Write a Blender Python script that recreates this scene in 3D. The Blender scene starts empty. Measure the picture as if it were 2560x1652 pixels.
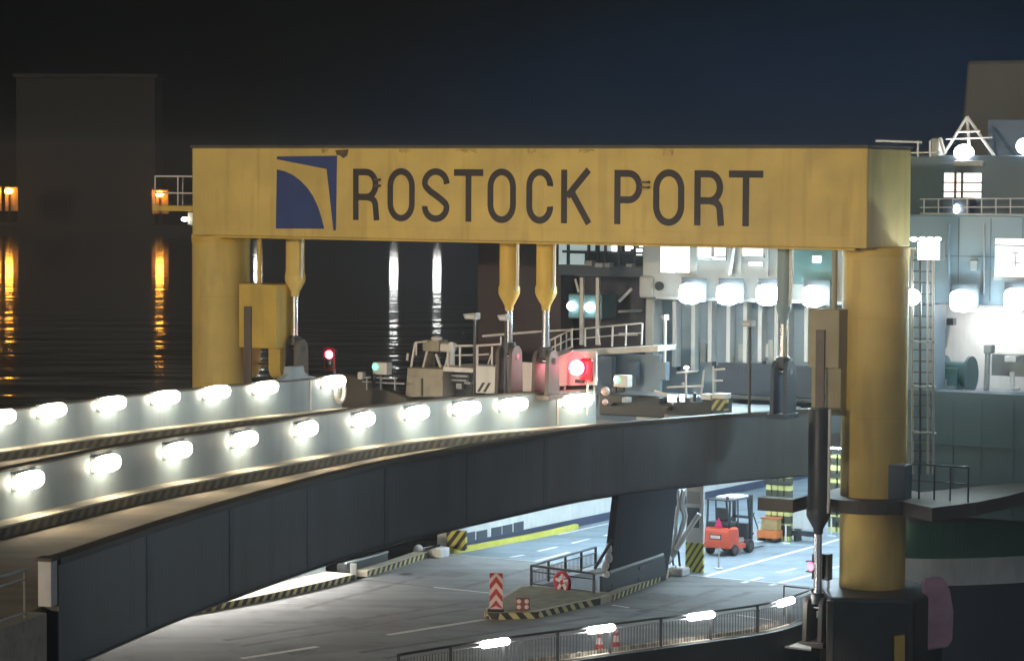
import bpy, bmesh, math, random
from mathutils import Vector, Matrix
random.seed(7)
scene = bpy.context.scene
C = scene.collection

# ---------------------------------------------------------------- camera
FPX, W0, H0 = 7000.0, 2560.0, 1652.0
CAM = Vector((0, 0, 15.0))
pitch = math.atan(396.0 / FPX)
roll = math.radians(0.3)
_F = Vector((0, math.cos(pitch), -math.sin(pitch)))
_U0 = Vector((0, math.sin(pitch), math.cos(pitch)))
_R0 = Vector((1, 0, 0))
_R = _R0 * math.cos(roll) + _U0 * math.sin(roll)
_U = _U0 * math.cos(roll) - _R0 * math.sin(roll)
cd = bpy.data.cameras.new('camera')
cam = bpy.data.objects.new('camera', cd)
C.objects.link(cam)
M = Matrix.Identity(4)
for i in range(3):
    M[i][0] = _R[i]; M[i][1] = _U[i]; M[i][2] = -_F[i]; M[i][3] = CAM[i]
cam.matrix_world = M
cd.sensor_width = 36.0
cd.sensor_fit = 'HORIZONTAL'
cd.lens = FPX / W0 * 36.0
cd.clip_start = 0.5
cd.clip_end = 6000.0
scene.camera = cam

# ---------------------------------------------------------------- sky, light, exposure
w = bpy.data.worlds.new('World'); scene.world = w
w.use_nodes = True
nt = w.node_tree; nt.nodes.clear()
_o = nt.nodes.new('ShaderNodeOutputWorld')
_b = nt.nodes.new('ShaderNodeBackground')
_tc = nt.nodes.new('ShaderNodeTexCoord')
_dot = nt.nodes.new('ShaderNodeVectorMath'); _dot.operation = 'DOT_PRODUCT'
gd = Vector((0.14, 1.0, -0.02)).normalized()          # harbour glow, beyond the lit ship
_dot.inputs[1].default_value = gd
_mr = nt.nodes.new('ShaderNodeMapRange'); _mr.interpolation_type = 'SMOOTHERSTEP'
_mr.inputs['From Min'].default_value = math.cos(math.radians(15))
_mr.inputs['From Max'].default_value = math.cos(math.radians(1))
_mx = nt.nodes.new('ShaderNodeMix'); _mx.data_type = 'RGBA'
_mx.inputs[6].default_value = (0.0010, 0.0010, 0.0012, 1)
_mx.inputs[7].default_value = (0.0012, 0.0075, 0.020, 1)
_sq = nt.nodes.new('ShaderNodeVectorMath'); _sq.operation = 'MULTIPLY'; _sq.inputs[1].default_value = (1, 1, 2.6)
_nm = nt.nodes.new('ShaderNodeVectorMath'); _nm.operation = 'NORMALIZE'
nt.links.new(_tc.outputs['Generated'], _sq.inputs[0]); nt.links.new(_sq.outputs[0], _nm.inputs[0])
nt.links.new(_nm.outputs[0], _dot.inputs[0])
nt.links.new(_dot.outputs['Value'], _mr.inputs['Value'])
nt.links.new(_mr.outputs[0], _mx.inputs[0])
_d2 = nt.nodes.new('ShaderNodeVectorMath'); _d2.operation = 'DOT_PRODUCT'       # fill glow added to the sky behind the viewer
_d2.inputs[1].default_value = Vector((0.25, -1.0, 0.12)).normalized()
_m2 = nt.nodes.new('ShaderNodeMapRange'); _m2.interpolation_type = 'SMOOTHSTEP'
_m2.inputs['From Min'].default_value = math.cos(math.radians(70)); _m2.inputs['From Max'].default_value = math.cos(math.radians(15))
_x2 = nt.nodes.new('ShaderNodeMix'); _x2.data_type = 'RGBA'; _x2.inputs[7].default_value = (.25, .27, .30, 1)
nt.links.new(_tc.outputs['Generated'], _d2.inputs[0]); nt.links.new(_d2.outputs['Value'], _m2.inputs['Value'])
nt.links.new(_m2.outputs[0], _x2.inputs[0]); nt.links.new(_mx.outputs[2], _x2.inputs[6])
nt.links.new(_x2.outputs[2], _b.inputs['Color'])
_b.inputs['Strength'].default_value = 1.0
nt.links.new(_b.outputs[0], _o.inputs[0])

sd = bpy.data.lights.new('sun', 'SUN')
sun = bpy.data.objects.new('sun', sd); C.objects.link(sun)
sd.energy = 1.15
sd.angle = math.radians(1.6)
sd.color = (1.0, 0.84, 0.60)
sun.rotation_euler = Vector((0.50, 0.866, -0.105)).to_track_quat('-Z', 'Y').to_euler()

scene.view_settings.view_transform = 'Standard'
scene.view_settings.look = 'None'
scene.view_settings.exposure = 0.3
scene.view_settings.gamma = 1.0
scene.render.engine = 'CYCLES'
scene.cycles.use_denoising = True
scene.cycles.use_light_tree = True
scene.cycles.max_bounces = 6
scene.cycles.diffuse_bounces = 3
scene.cycles.glossy_bounces = 3
scene.cycles.volume_bounces = 0
scene.cycles.sample_clamp_indirect = 4.0
scene.cycles.caustics_reflective = False
scene.cycles.caustics_refractive = False

# ---------------------------------------------------------------- surveying helpers
def ray(px, py):
    return _F + _R * ((px - 1280.0) / FPX) - _U * ((py - 826.0) / FPX)
def at_z(px, py, z):
    d = ray(px, py); k = (z - CAM.z) / d.z
    return CAM + d * k
def at_d(px, py, Y):
    d = ray(px, py); return CAM + d * (Y / d.y)
def proj(P):
    r = Vector(P) - CAM; z = r.dot(_F)
    return 1280 + FPX * r.dot(_R) / z, 826 - FPX * r.dot(_U) / z
A = 23.7, -14.3
_l = math.hypot(*A)
V = Vector((A[0] / _l, A[1] / _l, 0))                  # along the portal, to the right
Uv = Vector((-V.y, V.x, 0))                            # across it, away from the viewer
O = Vector((-12.1, 105.8, 0))
ANG = math.atan2(V.y, V.x)
def W(s, t, z):
    p = O + V * s + Uv * t
    return Vector((p.x, p.y, z))
def on_t(px, py, t):
    d = ray(px, py)
    k = ((O + Uv * t) - CAM).dot(Uv) / d.dot(Uv)
    p = CAM + d * k
    return (p - O).dot(V), p.z
def st(P):
    r = Vector(P) - O
    return r.dot(V), r.dot(Uv)

# ---------------------------------------------------------------- mesh builder
class MB:
    def __init__(s): s.v = []; s.f = []; s.m = []
    def add(s, vs, fs, mi=0):
        b = len(s.v); s.v += [Vector(q) for q in vs]
        for f in fs: s.f.append([b + i for i in f]); s.m.append(mi)
        return s
    def hexa(s, p, mi=0):
        return s.add(p, [(0, 3, 2, 1), (4, 5, 6, 7), (0, 1, 5, 4), (1, 2, 6, 5), (2, 3, 7, 6), (3, 0, 4, 7)], mi)
    def lb(s, x0, x1, y0, y1, z0, z1, mi=0):
        return s.hexa([(x0, y0, z0), (x1, y0, z0), (x1, y1, z0), (x0, y1, z0), (x0, y0, z1), (x1, y0, z1), (x1, y1, z1), (x0, y1, z1)], mi)
    def sb(s, s0, s1, t0, t1, z0, z1, mi=0):
        return s.hexa([W(s0, t0, z0), W(s1, t0, z0), W(s1, t1, z0), W(s0, t1, z0), W(s0, t0, z1), W(s1, t0, z1), W(s1, t1, z1), W(s0, t1, z1)], mi)
    def prism(s, poly, ex, mi=0):
        n = len(poly); ex = Vector(ex); poly = [Vector(p) for p in poly]
        vs = poly + [p + ex for p in poly]
        fs = [list(range(n))[::-1], [n + i for i in range(n)]] + [(i, (i + 1) % n, n + (i + 1) % n, n + i) for i in range(n)]
        return s.add(vs, fs, mi)
    def tube(s, path, r, n=8, mi=0, rs=None):
        path = [Vector(p) for p in path]
        rings = []; up = None
        for i, p in enumerate(path):
            a = path[max(0, i - 1)]; b = path[min(len(path) - 1, i + 1)]
            tg = (b - a).normalized()
            if up is None:
                up = Vector((0, 0, 1)) if abs(tg.z) < .9 else Vector((1, 0, 0))
            up = (up - tg * up.dot(tg))
            if up.length < 1e-5: up = tg.orthogonal()
            up.normalize(); sd_ = tg.cross(up)
            rr = rs[i] if rs else r
            rings.append([p + (up * math.cos(2 * math.pi * k / n) + sd_ * math.sin(2 * math.pi * k / n)) * rr for k in range(n)])
        vs = [q for R_ in rings for q in R_]
        fs = []
        for i in range(len(path) - 1):
            for k in range(n):
                fs.append((i * n + k, i * n + (k + 1) % n, (i + 1) * n + (k + 1) % n, (i + 1) * n + k))
        fs.append(list(range(n))[::-1]); fs.append([(len(path) - 1) * n + k for k in range(n)])
        return s.add(vs, fs, mi)
    def lathe(s, base, prof, n=24, mi=0, axis=(0, 0, 1)):
        ax = Vector(axis).normalized(); base = Vector(base)
        return s.tube([base + ax * h for r, h in prof], 1, n, mi, rs=[max(r, .001) for r, h in prof])
    def ell(s, c, rx, ry, rz, nu=16, nv=10, mi=0):
        vs = []; fs = []
        for j in range(nv + 1):
            th = math.pi * j / nv
            for i in range(nu):
                ph = 2 * math.pi * i / nu
                vs.append((c[0] + rx * math.sin(th) * math.cos(ph), c[1] + ry * math.sin(th) * math.sin(ph), c[2] + rz * math.cos(th)))
        for j in range(nv):
            for i in range(nu):
                fs.append((j * nu + i, (j + 1) * nu + i, (j + 1) * nu + (i + 1) % nu, j * nu + (i + 1) % nu))
        return s.add(vs, fs, mi)
    def sweep(s, pts, sec, mi=0):
        n = len(sec); N = norms(pts); vs = []; fs = []
        for p, q in zip(pts, N):
            for (o, z) in sec: vs.append(p + q * o + Vector((0, 0, z)))
        for i in range(len(pts) - 1):
            for k in range(n):
                fs.append((i * n + k, i * n + (k + 1) % n, (i + 1) * n + (k + 1) % n, (i + 1) * n + k))
        fs.append(list(range(n))[::-1]); fs.append([(len(pts) - 1) * n + k for k in range(n)])
        return s.add(vs, fs, mi)
    def build(s, name, mats, parent=None, bevel=0, smooth=False, base=None):
        if not isinstance(mats, (list, tuple)): mats = [mats]
        me = bpy.data.meshes.new(name)
        o = bpy.data.objects.new(name, me); C.objects.link(o)
        off = Vector((0, 0, 0))
        if parent is not None:
            q = parent
            while q is not None:
                off += q.location; q = q.parent
            if parent.get('_local'): off = Vector((0, 0, 0))
            o.parent = parent
            if parent.get('_local'): o['_local'] = 1
        elif base is not None:
            off = Vector(base); o.location = off
        else:
            xs = [p.x for p in s.v]; ys = [p.y for p in s.v]; zs = [p.z for p in s.v]
            off = Vector(((min(xs) + max(xs)) / 2, (min(ys) + max(ys)) / 2, min(zs))); o.location = off
        me.from_pydata([p - off for p in s.v], [], s.f)
        for m in mats: me.materials.append(m)
        for p, i in zip(me.polygons, s.m): p.material_index = min(i, len(mats) - 1)
        bm = bmesh.new(); bm.from_mesh(me)
        bmesh.ops.recalc_face_normals(bm, faces=bm.faces[:]); bm.to_mesh(me); bm.free()
        if smooth:
            for p in me.polygons: p.use_smooth = True
            try: me.set_sharp_from_angle(angle=math.radians(40))
            except Exception: pass
        if bevel:
            md = o.modifiers.new('bevel', 'BEVEL'); md.width = bevel; md.segments = 2; md.limit_method = 'ANGLE'
        return o

def norms(pts):
    out = []
    for i in range(len(pts)):
        a = pts[max(0, i - 1)]; b = pts[min(len(pts) - 1, i + 1)]
        d = Vector((b.x - a.x, b.y - a.y, 0)).normalized()
        out.append(Vector((-d.y, d.x, 0)))
    return out
def spline(P, step=1.0):
    P = [Vector(p) for p in P]
    fine = []
    for i in range(len(P) - 1):
        p0 = P[i - 1] if i else P[0] * 2 - P[1]
        p1, p2 = P[i], P[i + 1]
        p3 = P[i + 2] if i + 2 < len(P) else P[-1] * 2 - P[-2]
        for k in range(20):
            t = k / 20
            fine.append(0.5 * ((2 * p1) + (p2 - p0) * t + (2 * p0 - 5 * p1 + 4 * p2 - p3) * t * t + (3 * p1 - p0 - 3 * p2 + p3) * t ** 3))
    fine.append(P[-1])
    return resample(fine, step)
def resample(P, step):
    L = [0]
    for a, b in zip(P, P[1:]): L.append(L[-1] + (b - a).length)
    n = max(1, round(L[-1] / step)); out = []; j = 0
    for i in range(n + 1):
        d = L[-1] * i / n
        while j < len(P) - 2 and L[j + 1] < d: j += 1
        k = (d - L[j]) / max(1e-9, L[j + 1] - L[j])
        out.append(P[j].lerp(P[j + 1], k))
    return out
def smooth_curve(P, it=6):
    P = [p.copy() for p in P]
    for _ in range(it):
        P = [P[0]] + [(P[i - 1] + P[i] * 2 + P[i + 1]) / 4 for i in range(1, len(P) - 1)] + [P[-1]]
    return P
def near_px(pts, px):
    best = min(range(len(pts)), key=lambda i: abs(proj(pts[i])[0] - px))
    a = pts[max(0, best - 1)]; b = pts[min(len(pts) - 1, best + 1)]
    lo, hi = a, b
    for _ in range(30):
        m = (lo + hi) / 2
        if proj(m)[0] < px: lo = m
        else: hi = m
    d = (b - a)
    return (lo + hi) / 2, math.atan2(d.y, d.x)

def tag(o, label=None, cat=None, group=None, kind=None):
    if label: o['label'] = label
    if cat: o['category'] = cat
    if group: o['group'] = group
    if kind: o['kind'] = kind
    return o
def thing(name, loc, label, cat, group=None, rz=0.0, local=False):
    o = bpy.data.objects.new(name, None); C.objects.link(o)
    o.empty_display_size = 0.3
    o.location = loc; o.rotation_euler = (0, 0, rz)
    if local: o['_local'] = 1
    return tag(o, label, cat, group)
def dup(root, loc, rz, label=None):
    r = root.copy(); C.objects.link(r); r.location = loc; r.rotation_euler = (0, 0, rz)
    if label: r['label'] = label
    for ch in list(root.children):
        c = ch.copy(); C.objects.link(c); c.parent = r
        for g in list(ch.children):
            d = g.copy(); C.objects.link(d); d.parent = c
    return r

# ---------------------------------------------------------------- materials
def paint(name, col, rough=.55, metal=0.0, var=.18, scale=1.3, dirt=None, dirt_amt=.35, streak=True, bump=0.0, bscale=30):
    m = bpy.data.materials.new(name); m.use_nodes = True
    n = m.node_tree; b = n.nodes['Principled BSDF']
    tc = n.nodes.new('ShaderNodeTexCoord')
    nz = n.nodes.new('ShaderNodeTexNoise'); nz.inputs['Scale'].default_value = scale; nz.inputs['Detail'].default_value = 8
    n.links.new(tc.outputs['Object'], nz.inputs['Vector'])
    mr = n.nodes.new('ShaderNodeMapRange'); mr.inputs['From Min'].default_value = .3; mr.inputs['From Max'].default_value = .7
    mr.inputs['To Min'].default_value = 1 - var; mr.inputs['To Max'].default_value = 1 + var
    n.links.new(nz.outputs[0], mr.inputs['Value'])
    ml = n.nodes.new('ShaderNodeVectorMath'); ml.operation = 'SCALE'
    ml.inputs[0].default_value = col[:3]
    n.links.new(mr.outputs[0], ml.inputs['Scale'])
    out = ml.outputs[0]
    if dirt:
        mp = n.nodes.new('ShaderNodeMapping'); mp.inputs['Scale'].default_value = (1, 1, .12 if streak else 1)
        n2 = n.nodes.new('ShaderNodeTexNoise'); n2.inputs['Scale'].default_value = scale * 2.6; n2.inputs['Detail'].default_value = 6
        n.links.new(tc.outputs['Object'], mp.inputs[0]); n.links.new(mp.outputs[0], n2.inputs['Vector'])
        r2 = n.nodes.new('ShaderNodeMapRange'); r2.inputs['From Min'].default_value = .52; r2.inputs['From Max'].default_value = .78
        r2.inputs['To Max'].default_value = dirt_amt
        n.links.new(n2.outputs[0], r2.inputs['Value'])
        mx = n.nodes.new('ShaderNodeMix'); mx.data_type = 'RGBA'
        n.links.new(r2.outputs[0], mx.inputs[0]); n.links.new(out, mx.inputs[6]); mx.inputs[7].default_value = (*dirt, 1)
        out = mx.outputs[2]
    n.links.new(out, b.inputs['Base Color'])
    rr = n.nodes.new('ShaderNodeMapRange'); rr.inputs['To Min'].default_value = max(.02, rough - .1); rr.inputs['To Max'].default_value = min(1, rough + .12)
    n.links.new(nz.outputs[0], rr.inputs['Value']); n.links.new(rr.outputs[0], b.inputs['Roughness'])
    b.inputs['Metallic'].default_value = metal
    if bump:
        n3 = n.nodes.new('ShaderNodeTexNoise'); n3.inputs['Scale'].default_value = bscale
        n.links.new(tc.outputs['Object'], n3.inputs['Vector'])
        bp = n.nodes.new('ShaderNodeBump'); bp.inputs['Strength'].default_value = bump; bp.inputs['Distance'].default_value = .02
        n.links.new(n3.outputs[0], bp.inputs['Height']); n.links.new(bp.outputs[0], b.inputs['Normal'])
    return m
def emit(name, col, strength):
    m = bpy.data.materials.new(name); m.use_nodes = True
    b = m.node_tree.nodes['Principled BSDF']
    b.inputs['Base Color'].default_value = (.8, .8, .8, 1)
    b.inputs['Emission Color'].default_value = (*col, 1); b.inputs['Emission Strength'].default_value = strength
    return m
def stripes(name, c1, c2, direc, period, duty=.5):
    m = paint(name, c1, .6, var=.12)
    n = m.node_tree; b = n.nodes['Principled BSDF']
    tc = n.nodes.new('ShaderNodeTexCoord')
    d = n.nodes.new('ShaderNodeVectorMath'); d.operation = 'DOT_PRODUCT'; d.inputs[1].default_value = Vector(direc) / period
    n.links.new(tc.outputs['Object'], d.inputs[0])
    fr = n.nodes.new('ShaderNodeMath'); fr.operation = 'FRACT'; n.links.new(d.outputs['Value'], fr.inputs[0])
    gt = n.nodes.new('ShaderNodeMath'); gt.operation = 'GREATER_THAN'; gt.inputs[1].default_value = duty; n.links.new(fr.outputs[0], gt.inputs[0])
    old = b.inputs['Base Color'].links[0].from_socket
    mx = n.nodes.new('ShaderNodeMix'); mx.data_type = 'RGBA'
    n.links.new(gt.outputs[0], mx.inputs[0]); n.links.new(old, mx.inputs[6]); mx.inputs[7].default_value = (*c2, 1)
    n.links.new(mx.outputs[2], b.inputs['Base Color'])
    return m

YEL = paint('yellow_paint', (.58, .42, .12), .7, var=.12, scale=.8, dirt=(.22, .13, .04), dirt_amt=.42)
YEL2 = paint('yellow_paint_weathered', (.56, .38, .07), .55, var=.14, scale=.8, dirt=(.2, .13, .04), dirt_amt=.4)
NAVY = paint('navy_paint', (.022, .045, .17), .5, var=.1)
LETTER = paint('dark_lettering', (.030, .022, .022), .6, var=.2, scale=3)
STAIN = paint('black_stain', (.10, .07, .03), .8, var=.4, scale=4)
STAIN2 = paint('rain_stain', (.44, .31, .09), .8, var=.4, scale=5)
CHROME = paint('chrome_rod', (.75, .75, .78), .18, metal=1.0, var=.05)
LUG = paint('lug_paint', (.11, .085, .07), .5, var=.2, scale=2, dirt=(.12, .09, .06))
BLUEGREY = paint('bridge_wall_paint', (.29, .36, .40), .55, var=.10, scale=.5, dirt=(.16, .15, .13), dirt_amt=.45)
CONC = paint('concrete', (.50, .45, .36), .85, var=.15, scale=2, dirt=(.15, .13, .10), dirt_amt=.4, streak=False, bump=.3)
CONC_D = paint('dark_concrete', (.13, .115, .10), .85, var=.25, scale=1.4, dirt=(.05, .045, .04), bump=.3)
ASPH_U = paint('upper_asphalt', (.28, .23, .17), .85, var=.12, scale=.8, bump=.3, bscale=60)
ASPH_L = paint('lower_asphalt', (.27, .27, .27), .75, var=.16, scale=.35, dirt=(.10, .10, .10), dirt_amt=.5, streak=False, bump=.3, bscale=60)
def add_streaks(m, ang, amt):
    n = m.node_tree; b = n.nodes['Principled BSDF']; old = b.inputs['Base Color'].links[0].from_socket
    tc = n.nodes.new('ShaderNodeTexCoord'); mp = n.nodes.new('ShaderNodeMapping')
    mp.inputs['Rotation'].default_value = (0, 0, -ang); mp.inputs['Scale'].default_value = (.045, 1.1, 1)
    nz = n.nodes.new('ShaderNodeTexNoise'); nz.inputs['Scale'].default_value = 1.0; nz.inputs['Detail'].default_value = 5
    vr = n.nodes.new('ShaderNodeTexVoronoi'); vr.inputs['Scale'].default_value = .16; vr.feature = 'F1'
    n.links.new(tc.outputs['Object'], mp.inputs[0]); n.links.new(mp.outputs[0], nz.inputs['Vector']); n.links.new(tc.outputs['Object'], vr.inputs['Vector'])
    mr = n.nodes.new('ShaderNodeMapRange'); mr.inputs['From Min'].default_value = .4; mr.inputs['From Max'].default_value = .65
    mr.inputs['To Min'].default_value = 1 + amt; mr.inputs['To Max'].default_value = 1 - amt; n.links.new(nz.outputs[0], mr.inputs['Value'])
    m2 = n.nodes.new('ShaderNodeMapRange'); m2.inputs['To Min'].default_value = .88; m2.inputs['To Max'].default_value = 1.10
    sp = n.nodes.new('ShaderNodeSeparateColor'); n.links.new(vr.outputs['Color'], sp.inputs[0]); n.links.new(sp.outputs[0], m2.inputs['Value'])
    mm = n.nodes.new('ShaderNodeMath'); mm.operation = 'MULTIPLY'; n.links.new(mr.outputs[0], mm.inputs[0]); n.links.new(m2.outputs[0], mm.inputs[1])
    sc = n.nodes.new('ShaderNodeVectorMath'); sc.operation = 'SCALE'; n.links.new(old, sc.inputs[0]); n.links.new(mm.outputs[0], sc.inputs['Scale'])
    n.links.new(sc.outputs[0], b.inputs['Base Color'])
add_streaks(ASPH_L, math.radians(50), .13); add_streaks(ASPH_U, math.radians(68), .12)
TYRE = paint('tyre_marks', (.19, .185, .18), .8, var=.35, scale=1.2, dirt=(.27, .27, .27), dirt_amt=.9, streak=False)
PATCH = paint('asphalt_patch', (.20, .198, .19), .85, var=.2, scale=2.5, bump=.4, bscale=60)
DECK = paint('ship_deck_paint', (.22, .28, .33), .55, var=.14, scale=.5, dirt=(.09, .11, .13), dirt_amt=.5, streak=False)
GIRDER = paint('dark_girder_paint', (.110, .125, .150), .5, var=.16, scale=.5, dirt=(.06, .05, .04), dirt_amt=.4)
GIRDER_S = paint('girder_stiffener_paint', (.10, .125, .155), .6, var=.2, scale=.8)
GIRDER_R = paint('dark_girder_paint_brown', (.065, .055, .045), .6, var=.2, scale=.8)
DARK = paint('dark_steel', (.020, .022, .026), .45, var=.25, scale=2)
DARKRAIL = paint('dark_rail_paint', (.035, .038, .040), .4, var=.2, scale=3)
KB_D = paint('worn_kerb_dark', (.075, .062, .045), .8, var=.3, scale=3)
KB_L = paint('worn_kerb_light', (.19, .155, .09), .8, var=.3, scale=3)
WHITE = paint('white_paint', (.68, .69, .68), .5, var=.08, scale=1.2, dirt=(.35, .33, .28), dirt_amt=.35)
RAILW = paint('white_rail_paint', (.60, .58, .56), .5, var=.1, scale=3)
TAN = paint('tan_machine_paint', (.30, .27, .21), .6, var=.18, scale=1.5, dirt=(.14, .12, .09), dirt_amt=.5)
MARK = paint('road_paint', (.80, .79, .76), .7, var=.12, scale=3, dirt=(.4, .39, .37), dirt_amt=.5, streak=False)
YMARK = paint('yellow_edge_paint', (.62, .58, .10), .65, var=.12, scale=2)
HZ_Y = paint('hazard_yellow', (.52, .46, .20), .7, var=.2, scale=3)
HZ_K = paint('hazard_black', (.025, .023, .020), .7, var=.3, scale=3)
HULL = paint('ship_hull_paint', (.22, .29, .35), .5, var=.08, scale=.35, dirt=(.14, .17, .19), dirt_amt=.4)
HULLD = paint('ship_dark_hull_paint', (.035, .05, .075), .5, var=.15, scale=.4)
BULK = paint('ship_bulkhead_paint', (.34, .34, .335), .55, var=.08, scale=.7, dirt=(.28, .25, .21), dirt_amt=.45)
MAROON = paint('ship_red_brown_paint', (.036, .017, .017), .6, var=.25, scale=.8)
PURP = paint('ship_recess_paint', (.030, .022, .032), .6, var=.25, scale=1.2)
GREEN = paint('green_band_paint', (.014, .10, .062), .5, var=.12, scale=.6)
SUPER = paint('ship_superstructure_paint', (.07, .105, .15), .55, var=.12, scale=.5, dirt=(.04, .05, .06))  # darker than the hull: shade from the sun is put into the blue
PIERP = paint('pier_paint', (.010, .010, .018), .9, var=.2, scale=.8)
BULW = paint('bulwark_paint', (.085, .13, .165), .5, var=.12, scale=.4)
FUNNEL = paint('funnel_paint', (.050, .049, .047), .6, var=.15, scale=.7)
RUBBER = paint('rubber', (.012, .012, .013), .7, var=.3, scale=4)
REDP = paint('forklift_red', (.62, .085, .04), .4, var=.08, scale=2)
REDS = paint('sign_red', (.45, .02, .035), .45, var=.08, scale=3)
PINKW = paint('sign_white', (.78, .60, .58), .45, var=.06, scale=3)
ORANGE = paint('orange_paint', (.62, .17, .04), .5, var=.12, scale=2)
MOSS = paint('island_paving', (.24, .21, .12), .9, var=.3, scale=2.5, bump=.4)
BRICK = paint('red_brown_plastic', (.22, .07, .045), .6, var=.2, scale=3)
GREEND = paint('green_winch_paint', (.07, .15, .16), .5, var=.2, scale=1.5)
MAUVE = paint('mauve_reflection', (.50, .30, .36), .8, var=.18, scale=1.5)
QUAY = paint('quay_wall', (.010, .008, .007), .9, var=.3, scale=.05)
GREYBOX = paint('grey_box_paint', (.34, .36, .36), .5, var=.1, scale=2)
GLASSD = paint('dark_glass', (.02, .025, .03), .1, var=.1)

E_STRIP = emit('strip_light_glow', (1.0, .87, .64), 26)
E_STRIP_L = emit('lower_light_glow', (1.0, .97, .91), 32)
E_BAR = emit('rail_bar_glow', (1.0, .97, .93), 36)
E_FLOOD = emit('flood_glow', (.70, .92, 1.0), 34)
E_BEAM = emit('flood_beam_glow', (.70, .92, 1.0), 260)
E_ROUND = emit('round_lamp_glow', (.90, .98, 1.0), 18)
E_TUBE = emit('car_deck_tube_glow', (.68, .88, 1.0), 145)
E_RED = emit('red_signal_glow', (1.0, .10, .17), 32)
E_REDC = emit('red_signal_core', (1.0, .45, .50), 60)
E_GREEN = emit('green_signal_glow', (.03, .8, .38), 2.2)
E_SOD = emit('sodium_glow', (1.0, .40, .045), 60)
E_QW = emit('quay_white_glow', (.95, 1.0, 1.0), 55)
E_SMALL = emit('small_lamp_glow', (.92, .98, 1.0), 5)
E_WIN = emit('lit_window', (.88, .96, 1.0), 1.6)
E_WIN2 = emit('lit_window_bright', (.95, 1.0, 1.0), 2.8)
E_WINW = emit('lit_window_warm', (1.0, .86, .74), 1.5)
E_WIND = emit('lit_window_dim', (.55, .80, .82), .35)

# ---------------------------------------------------------------- water
m = bpy.data.materials.new('harbour_water'); m.use_nodes = True
n = m.node_tree; b = n.nodes['Principled BSDF']
b.inputs['Base Color'].default_value = (.010, .009, .010, 1); b.inputs['Roughness'].default_value = .06
tc = n.nodes.new('ShaderNodeTexCoord')
mp = n.nodes.new('ShaderNodeMapping'); mp.inputs['Scale'].default_value = (.32, .55, 1)
n1 = n.nodes.new('ShaderNodeTexNoise'); n1.inputs['Scale'].default_value = 1.0; n1.inputs['Detail'].default_value = 3
bp = n.nodes.new('ShaderNodeBump'); bp.inputs['Distance'].default_value = .05; bp.inputs['Strength'].default_value = .28
n.links.new(tc.outputs['Object'], mp.inputs[0]); n.links.new(mp.outputs[0], n1.inputs['Vector'])
sx_ = n.nodes.new('ShaderNodeSeparateXYZ'); n.links.new(tc.outputs['Object'], sx_.inputs[0])
n4 = n.nodes.new('ShaderNodeTexNoise'); n4.inputs['Scale'].default_value = .02; n4.inputs['Detail'].default_value = 2
n.links.new(tc.outputs['Object'], n4.inputs['Vector'])
wob = n.nodes.new('ShaderNodeMath'); wob.operation = 'MULTIPLY_ADD'; wob.inputs[1].default_value = 60
n.links.new(n4.outputs[0], wob.inputs[0]); n.links.new(sx_.outputs['Y'], wob.inputs[2])
cr = n.nodes.new('ShaderNodeMapRange'); cr.inputs['From Min'].default_value = 385; cr.inputs['From Max'].default_value = 365
cr.inputs['To Min'].default_value = .09; cr.inputs['To Max'].default_value = .34
n.links.new(wob.outputs[0], cr.inputs['Value']); n.links.new(cr.outputs[0], bp.inputs['Strength'])
mp5 = n.nodes.new('ShaderNodeMapping'); mp5.inputs['Scale'].default_value = (.05, .13, 1)
n5 = n.nodes.new('ShaderNodeTexNoise'); n5.inputs['Scale'].default_value = 1.0; n5.inputs['Detail'].default_value = 2
n.links.new(tc.outputs['Object'], mp5.inputs[0]); n.links.new(mp5.outputs[0], n5.inputs['Vector'])
ad = n.nodes.new('ShaderNodeMath'); ad.operation = 'MULTIPLY_ADD'; ad.inputs[1].default_value = 15.0
n.links.new(n5.outputs[0], ad.inputs[0]); n.links.new(n1.outputs[0], ad.inputs[2]); n.links.new(ad.outputs[0], bp.inputs['Height']); n.links.new(bp.outputs[0], b.inputs['Normal'])
WATER = m
mb = MB(); mb.add([(-1000, -150, -3), (1000, -150, -3), (1000, 830, -3), (-1000, 830, -3)], [(0, 1, 2, 3)])
tag(mb.build('water', WATER, base=(0, 0, -3)), kind='structure')
mb = MB(); mb.lb(-1000, 1000, 818, 860, -3.5, -1.2)
tag(mb.build('far_shore', QUAY), kind='structure')

_q0 = at_d(42, 585, 832); _q1 = at_d(388, 585, 832); _zt = at_d(200, 195, 832).z
_wb = thing('warehouse', ((_q0.x + _q1.x) / 2, 840, -1.2), 'tall dark warehouse silhouette on the far quay between the orange lamps', 'warehouse')
MB().lb(_q0.x, _q1.x, 832, 850, -1.2, _zt).build('wall', QUAY, _wb)
MB().lb(_q0.x - .8, _q1.x + .8, 831, 851, _zt + .01, _zt + 1.2).build('roof', QUAY, _wb)
# ---------------------------------------------------------------- curves of the two bridges
fpts = [(-11.2, 50, 7), (-10.35, 54, 7)]
for (px, py, z) in [(131, 1400, 7), (312, 1339, 7), (467, 1288, 7), (698, 1221, 7), (901, 1168, 7), (1085, 1131, 7), (1300, 1093, 6.98), (1500, 1061, 6.95), (1755, 1040, 6.85), (1885, 1029, 6.8), (2040, 1021, 6.75)]:
    fpts.append(at_z(px, py, z))
FC = smooth_curve(spline(fpts, .7), 8)
def curve_px(lst, ext):
    P = [at_z(*q) for q in lst]
    d = (P[0] - P[1]).normalized()
    return smooth_curve(spline([P[0] + d * ext] + P, .7), 8)
WB = curve_px([(0, 1301, 6.3), (312, 1226, 6.3), (467, 1197, 6.25), (698, 1154, 6.2), (901, 1115, 6.1), (1085, 1090, 6.0), (1236, 1076, 5.95), (1404, 1063, 5.9), (1490, 1058, 5.88)], 14)
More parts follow.
